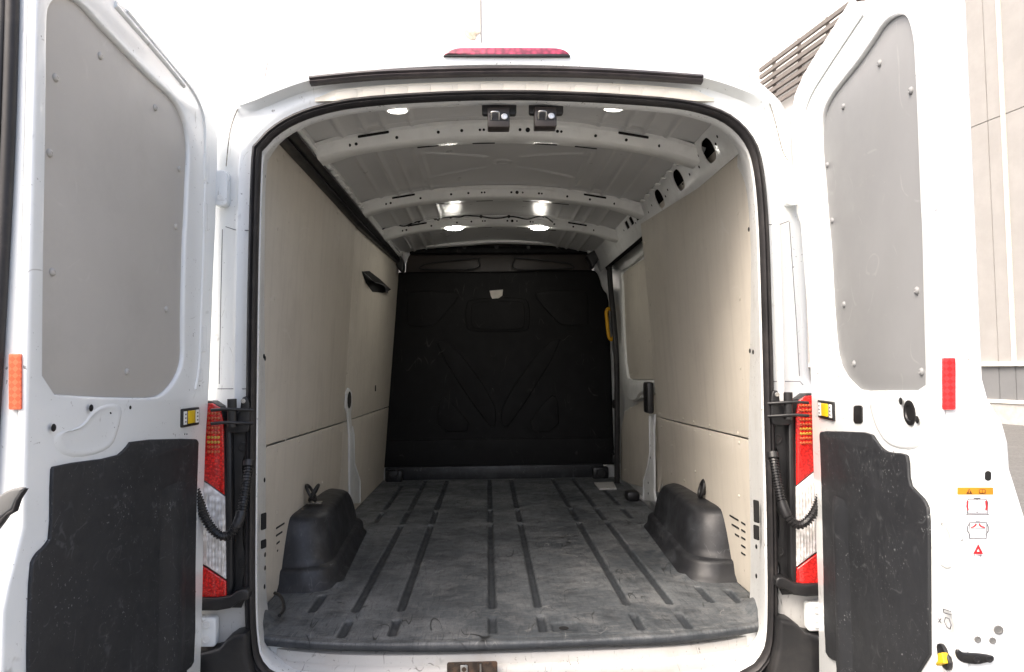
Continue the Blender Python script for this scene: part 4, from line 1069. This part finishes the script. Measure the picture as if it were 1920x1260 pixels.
# black slot, speaker-like plug and holes
a = DR.uvs(rrect(1602, 760, 1618, 794, 5)); plate('slot_plug', a, black, dr, DR.fr(.003), .005, .0015)
c = DR.uv(1708, 774); st = stamp('round_plug', SOCKET, black, dr, DR.P(*c, .001), DR.n, .026)
for D, door, pts, r in ((DL, dl, [(165, 765), (94, 802)], .0075), (DL, dl, [(244, 764), (207, 773)], .0045), (DR, dr, [(1695, 752), (1726, 787)], .008), (DL, dl, [(387, 323), (387, 334)], .0022), (DL, dl, [(374, 723), (346, 814), (350, 814)], .0022)):
    for x, y in pts:
        u, z = D.uv(x, y); hole(door, D.P(u, z, .0065 if r > .005 else .0005), D.n, r)

# --- free edges: reflectors, seal, stickers, latches
EL = WL + .0005; ERu = WR + .0005
def eplate(name, D, W, pts, m, door, g=.003, th=.003, bev=.0008, ch=0, t_off=0):
    p = D.ez(pts, W, g)
    if ch: p = chaikin(p, ch)
    return plate(name, p, m, door, D.efr(W, g), th, bev)
def px_rr(x0, y0, x1, y1, r=3): return rrect(x0, y0, x1, y1, r)
eplate('reflector', DL, WL, px_rr(16, 663, 39, 768, 3), reflector_orange, dl, .004, .005)
eplate('reflector', DR, WR, px_rr(1768, 671, 1792, 768, 3), reflector_red, dr, .004, .005)
# rubber meeting seal down the left door edge
pp = [(p.x, p.y, p.z) for p in [on_plane(x, y, DL.H+DL.d*(WL+.004), DL.d) for x, y in ((24, -40), (22, 60), (16, 250), (8, 420), (-2, 600), (-14, 800), (-30, 1050))]]
link('edge_seal', tube_mesh(spline(pp, 6), .011, 10), rubber, dl)
pp2 = [(p.x, p.y, p.z) for p in [on_plane(x, y, DL.H+DL.d*(WL+.002), DL.d) for x, y in ((8, -40), (4, 60), (-4, 250), (-12, 420))]]
link('edge_seal', tube_mesh(spline(pp2, 6), .010, 10), rubber, dl)
# rubber buffer low on the left edge
Wlow = WL+.045; WlowR = WR+.045
bufm = mat('grey_buffer_rubber', (.14, .14, .135), .6, var=.15, bump=(.2, 80, .002))
eplate('edge_buffer', DL, Wlow, [(0, 928), (14, 919), (34, 914), (45, 916), (38, 926), (28, 940), (22, 956), (12, 962), (-4, 975), (-30, 1010), (-40, 1000), (-30, 945)], bufm, dl, .008, .012, .004, 1)
eplate('buffer_edge', DL, Wlow, [(46, 917), (42, 924), (33, 938), (26, 960), (12, 968), (2, 982), (-20, 1010), (-24, 1004), (-2, 974), (12, 961), (22, 955), (28, 938), (38, 922)], rubber, dl, .010, .012, .002, 0)
# stickers and marks on the right edge
G = .0012
eplate('warning_sticker', DR, WlowR, px_rr(1796, 914, 1863, 928, 1), orange, dr, G)
eplate('sticker_triangle', DR, WlowR, [(1812, 926), (1823, 926), (1817.5, 916.5)], brown, dr, G+.0008, .0008, .0002)
eplate('triangle_mark', DR, WlowR, [(1816.6, 924.5), (1818.4, 924.5), (1818.0, 919), (1817.0, 919)], orange, dr, G+.0014, .0006, .0001)
eplate('sticker_book', DR, WlowR, [(1836, 925), (1836, 918), (1841, 917), (1842, 918), (1843, 917), (1848, 918), (1848, 925), (1842, 926)], brown, dr, G+.0008, .0008, .0002)
eplate('book_page', DR, WlowR, [(1837.3, 923.8), (1837.3, 919), (1841.3, 918.4), (1841.3, 924.4)], orange, dr, G+.0014, .0006, .0001)
eplate('book_page', DR, WlowR, [(1842.8, 924.4), (1842.8, 918.4), (1846.7, 919), (1846.7, 923.8)], orange, dr, G+.0014, .0006, .0001)
def eline(pts, m, w_=.0011):
    q = [on_plane(x, y, DR.H+DR.d*(WlowR+G), DR.d) for x, y in pts]
    link('pictogram_line', tube_mesh(q, w_, 6), m, dr)
eline([(1814, 962), (1813, 942), (1816, 936), (1849, 936), (1852, 942), (1851, 962), (1814, 962), (1812, 965), (1854, 965), (1851, 962)], ink)
eline([(1832, 936), (1832, 962)], ink, .0007); eline([(1826, 934.5), (1838, 934.5)], ink, .0014); eline([(1817, 958), (1828, 958)], ink, .0005); eline([(1836, 958), (1848, 958)], ink, .0005)
eline([(1814.5, 939), (1813.5, 950), (1815, 957)], inkred, .0017); eline([(1848.5, 939), (1850, 950), (1849, 957)], inkred, .0017)
eline([(1818, 1010), (1817, 1000), (1814, 996), (1814, 988), (1818, 980), (1850, 980), (1853, 988), (1853, 996), (1850, 1000), (1849, 1010), (1818, 1010)], ink)
eline([(1818, 980), (1817, 1000)], ink, .0007); eline([(1850, 980), (1850, 1000)], ink, .0007); eline([(1818, 1003), (1849, 1003)], ink, .0006); eline([(1820, 991), (1848, 991)], ink, .0005)
eline([(1821, 989), (1825, 988), (1829, 985), (1830, 982)], inkred, .0015); eline([(1836, 982), (1838, 986), (1842, 988), (1846, 989)], inkred, .0015)
eline([(1829, 977.5), (1837, 977.5)], ink, .0009)
eplate('hazard_triangle', DR, WlowR, [(1825, 1039), (1844, 1039), (1834.5, 1020)], inkred, dr, G, .001, .0003)
eplate('triangle_mark', DR, WlowR, [(1832.2, 1034.5), (1837, 1034.5), (1834.6, 1029.5)], whitelab, dr, G+.0008, .0008, .0002)
eline([(1825, 1043), (1827, 1040.5), (1828, 1040)], ink, .0008); eline([(1835, 1041), (1840, 1041), (1838, 1043.5)], ink, .0008)
for k in range(5): eline([(1866, 1026+4*k), (1866, 1028.4+4*k)], ink, .0005)
eplate('edge_hole', DR, WlowR, px_rr(1847, 883, 1859, 902, 5.5), dark, dr, .001, .0015, .0003)
for (x, y), r in (((1872, 1181), .0125), ((1833, 1199), .009), ((1861, 1201), .009)):
    q = on_plane(x, y, DR.H+DR.d*(WlowR+.001), DR.d); stamp('edge_socket', SOCKET, bufm, dr, q, DR.d, r*.66)
eplate('latch_slot', DR, WlowR, [(1793, 1222), (1797, 1218), (1806, 1224), (1812, 1225), (1838, 1226), (1862, 1230), (1865, 1233), (1864, 1241), (1848, 1243), (1835, 1247), (1810, 1244), (1800, 1240), (1794, 1232)], black, dr, .004, .006, .002, 1)
eplate('latch_inner', DR, WlowR, [(1806, 1228), (1840, 1230), (1861, 1233), (1860, 1239), (1830, 1243), (1808, 1240)], dark, dr, .0045, .002, .0004, 1)
for x, y in ((1832, 1237), (1855, 1236)):
    q = on_plane(x, y, DR.H+DR.d*(WlowR+.005), DR.d); stamp('latch_pin', SOCKET, black, dr, q, DR.d, .006)
# yellow pull on the right door inner corner
yp = DR.uvs(chaikin([(1763, 1208), (1770, 1206), (1777, 1216), (1788, 1240), (1787, 1254), (1780, 1258), (1770, 1244), (1765, 1226)], 1))
plate('pull_slot', yp, black, dr, DR.fr(.008), .008, .002)
yp = DR.uvs([(1774, 1225), (1782, 1224), (1786, 1244), (1772, 1249), (1770, 1244), (1774, 1238)])
plate('pull_tab', yp, yellow, dr, DR.fr(.016), .012, .003)
# faint embossed print above the pull
for pts in ([(1776, 1142), (1790, 1147), (1790, 1153), (1776, 1149), (1776, 1142)], [(1779, 1158), (1786, 1160), (1790, 1172), (1788, 1180), (1782, 1176), (1777, 1166), (1779, 1158)], [(1766, 1160), (1770, 1168)], [(1771, 1160), (1766, 1167)]):
    link('embossed_print', tube_mesh([DR.P(*DR.uv(x, y), .006) for x, y in pts], .0009, 6), ink, dr)

# yellow grab handle beside the bulkhead
gh = [at_y(x, y, 2.93) for x, y in ((1146, 580), (1140, 579), (1137, 586), (1138, 600), (1140, 620), (1142, 632), (1146, 637), (1150, 634))]
tube('grab_handle', spline(gh, 6), .013, handle_y, van, seg=12)
for i in (0, -1):
    stamp('handle_boss', SOCKET, handle_y, van, gh[i], (0, -1, 0), .016)
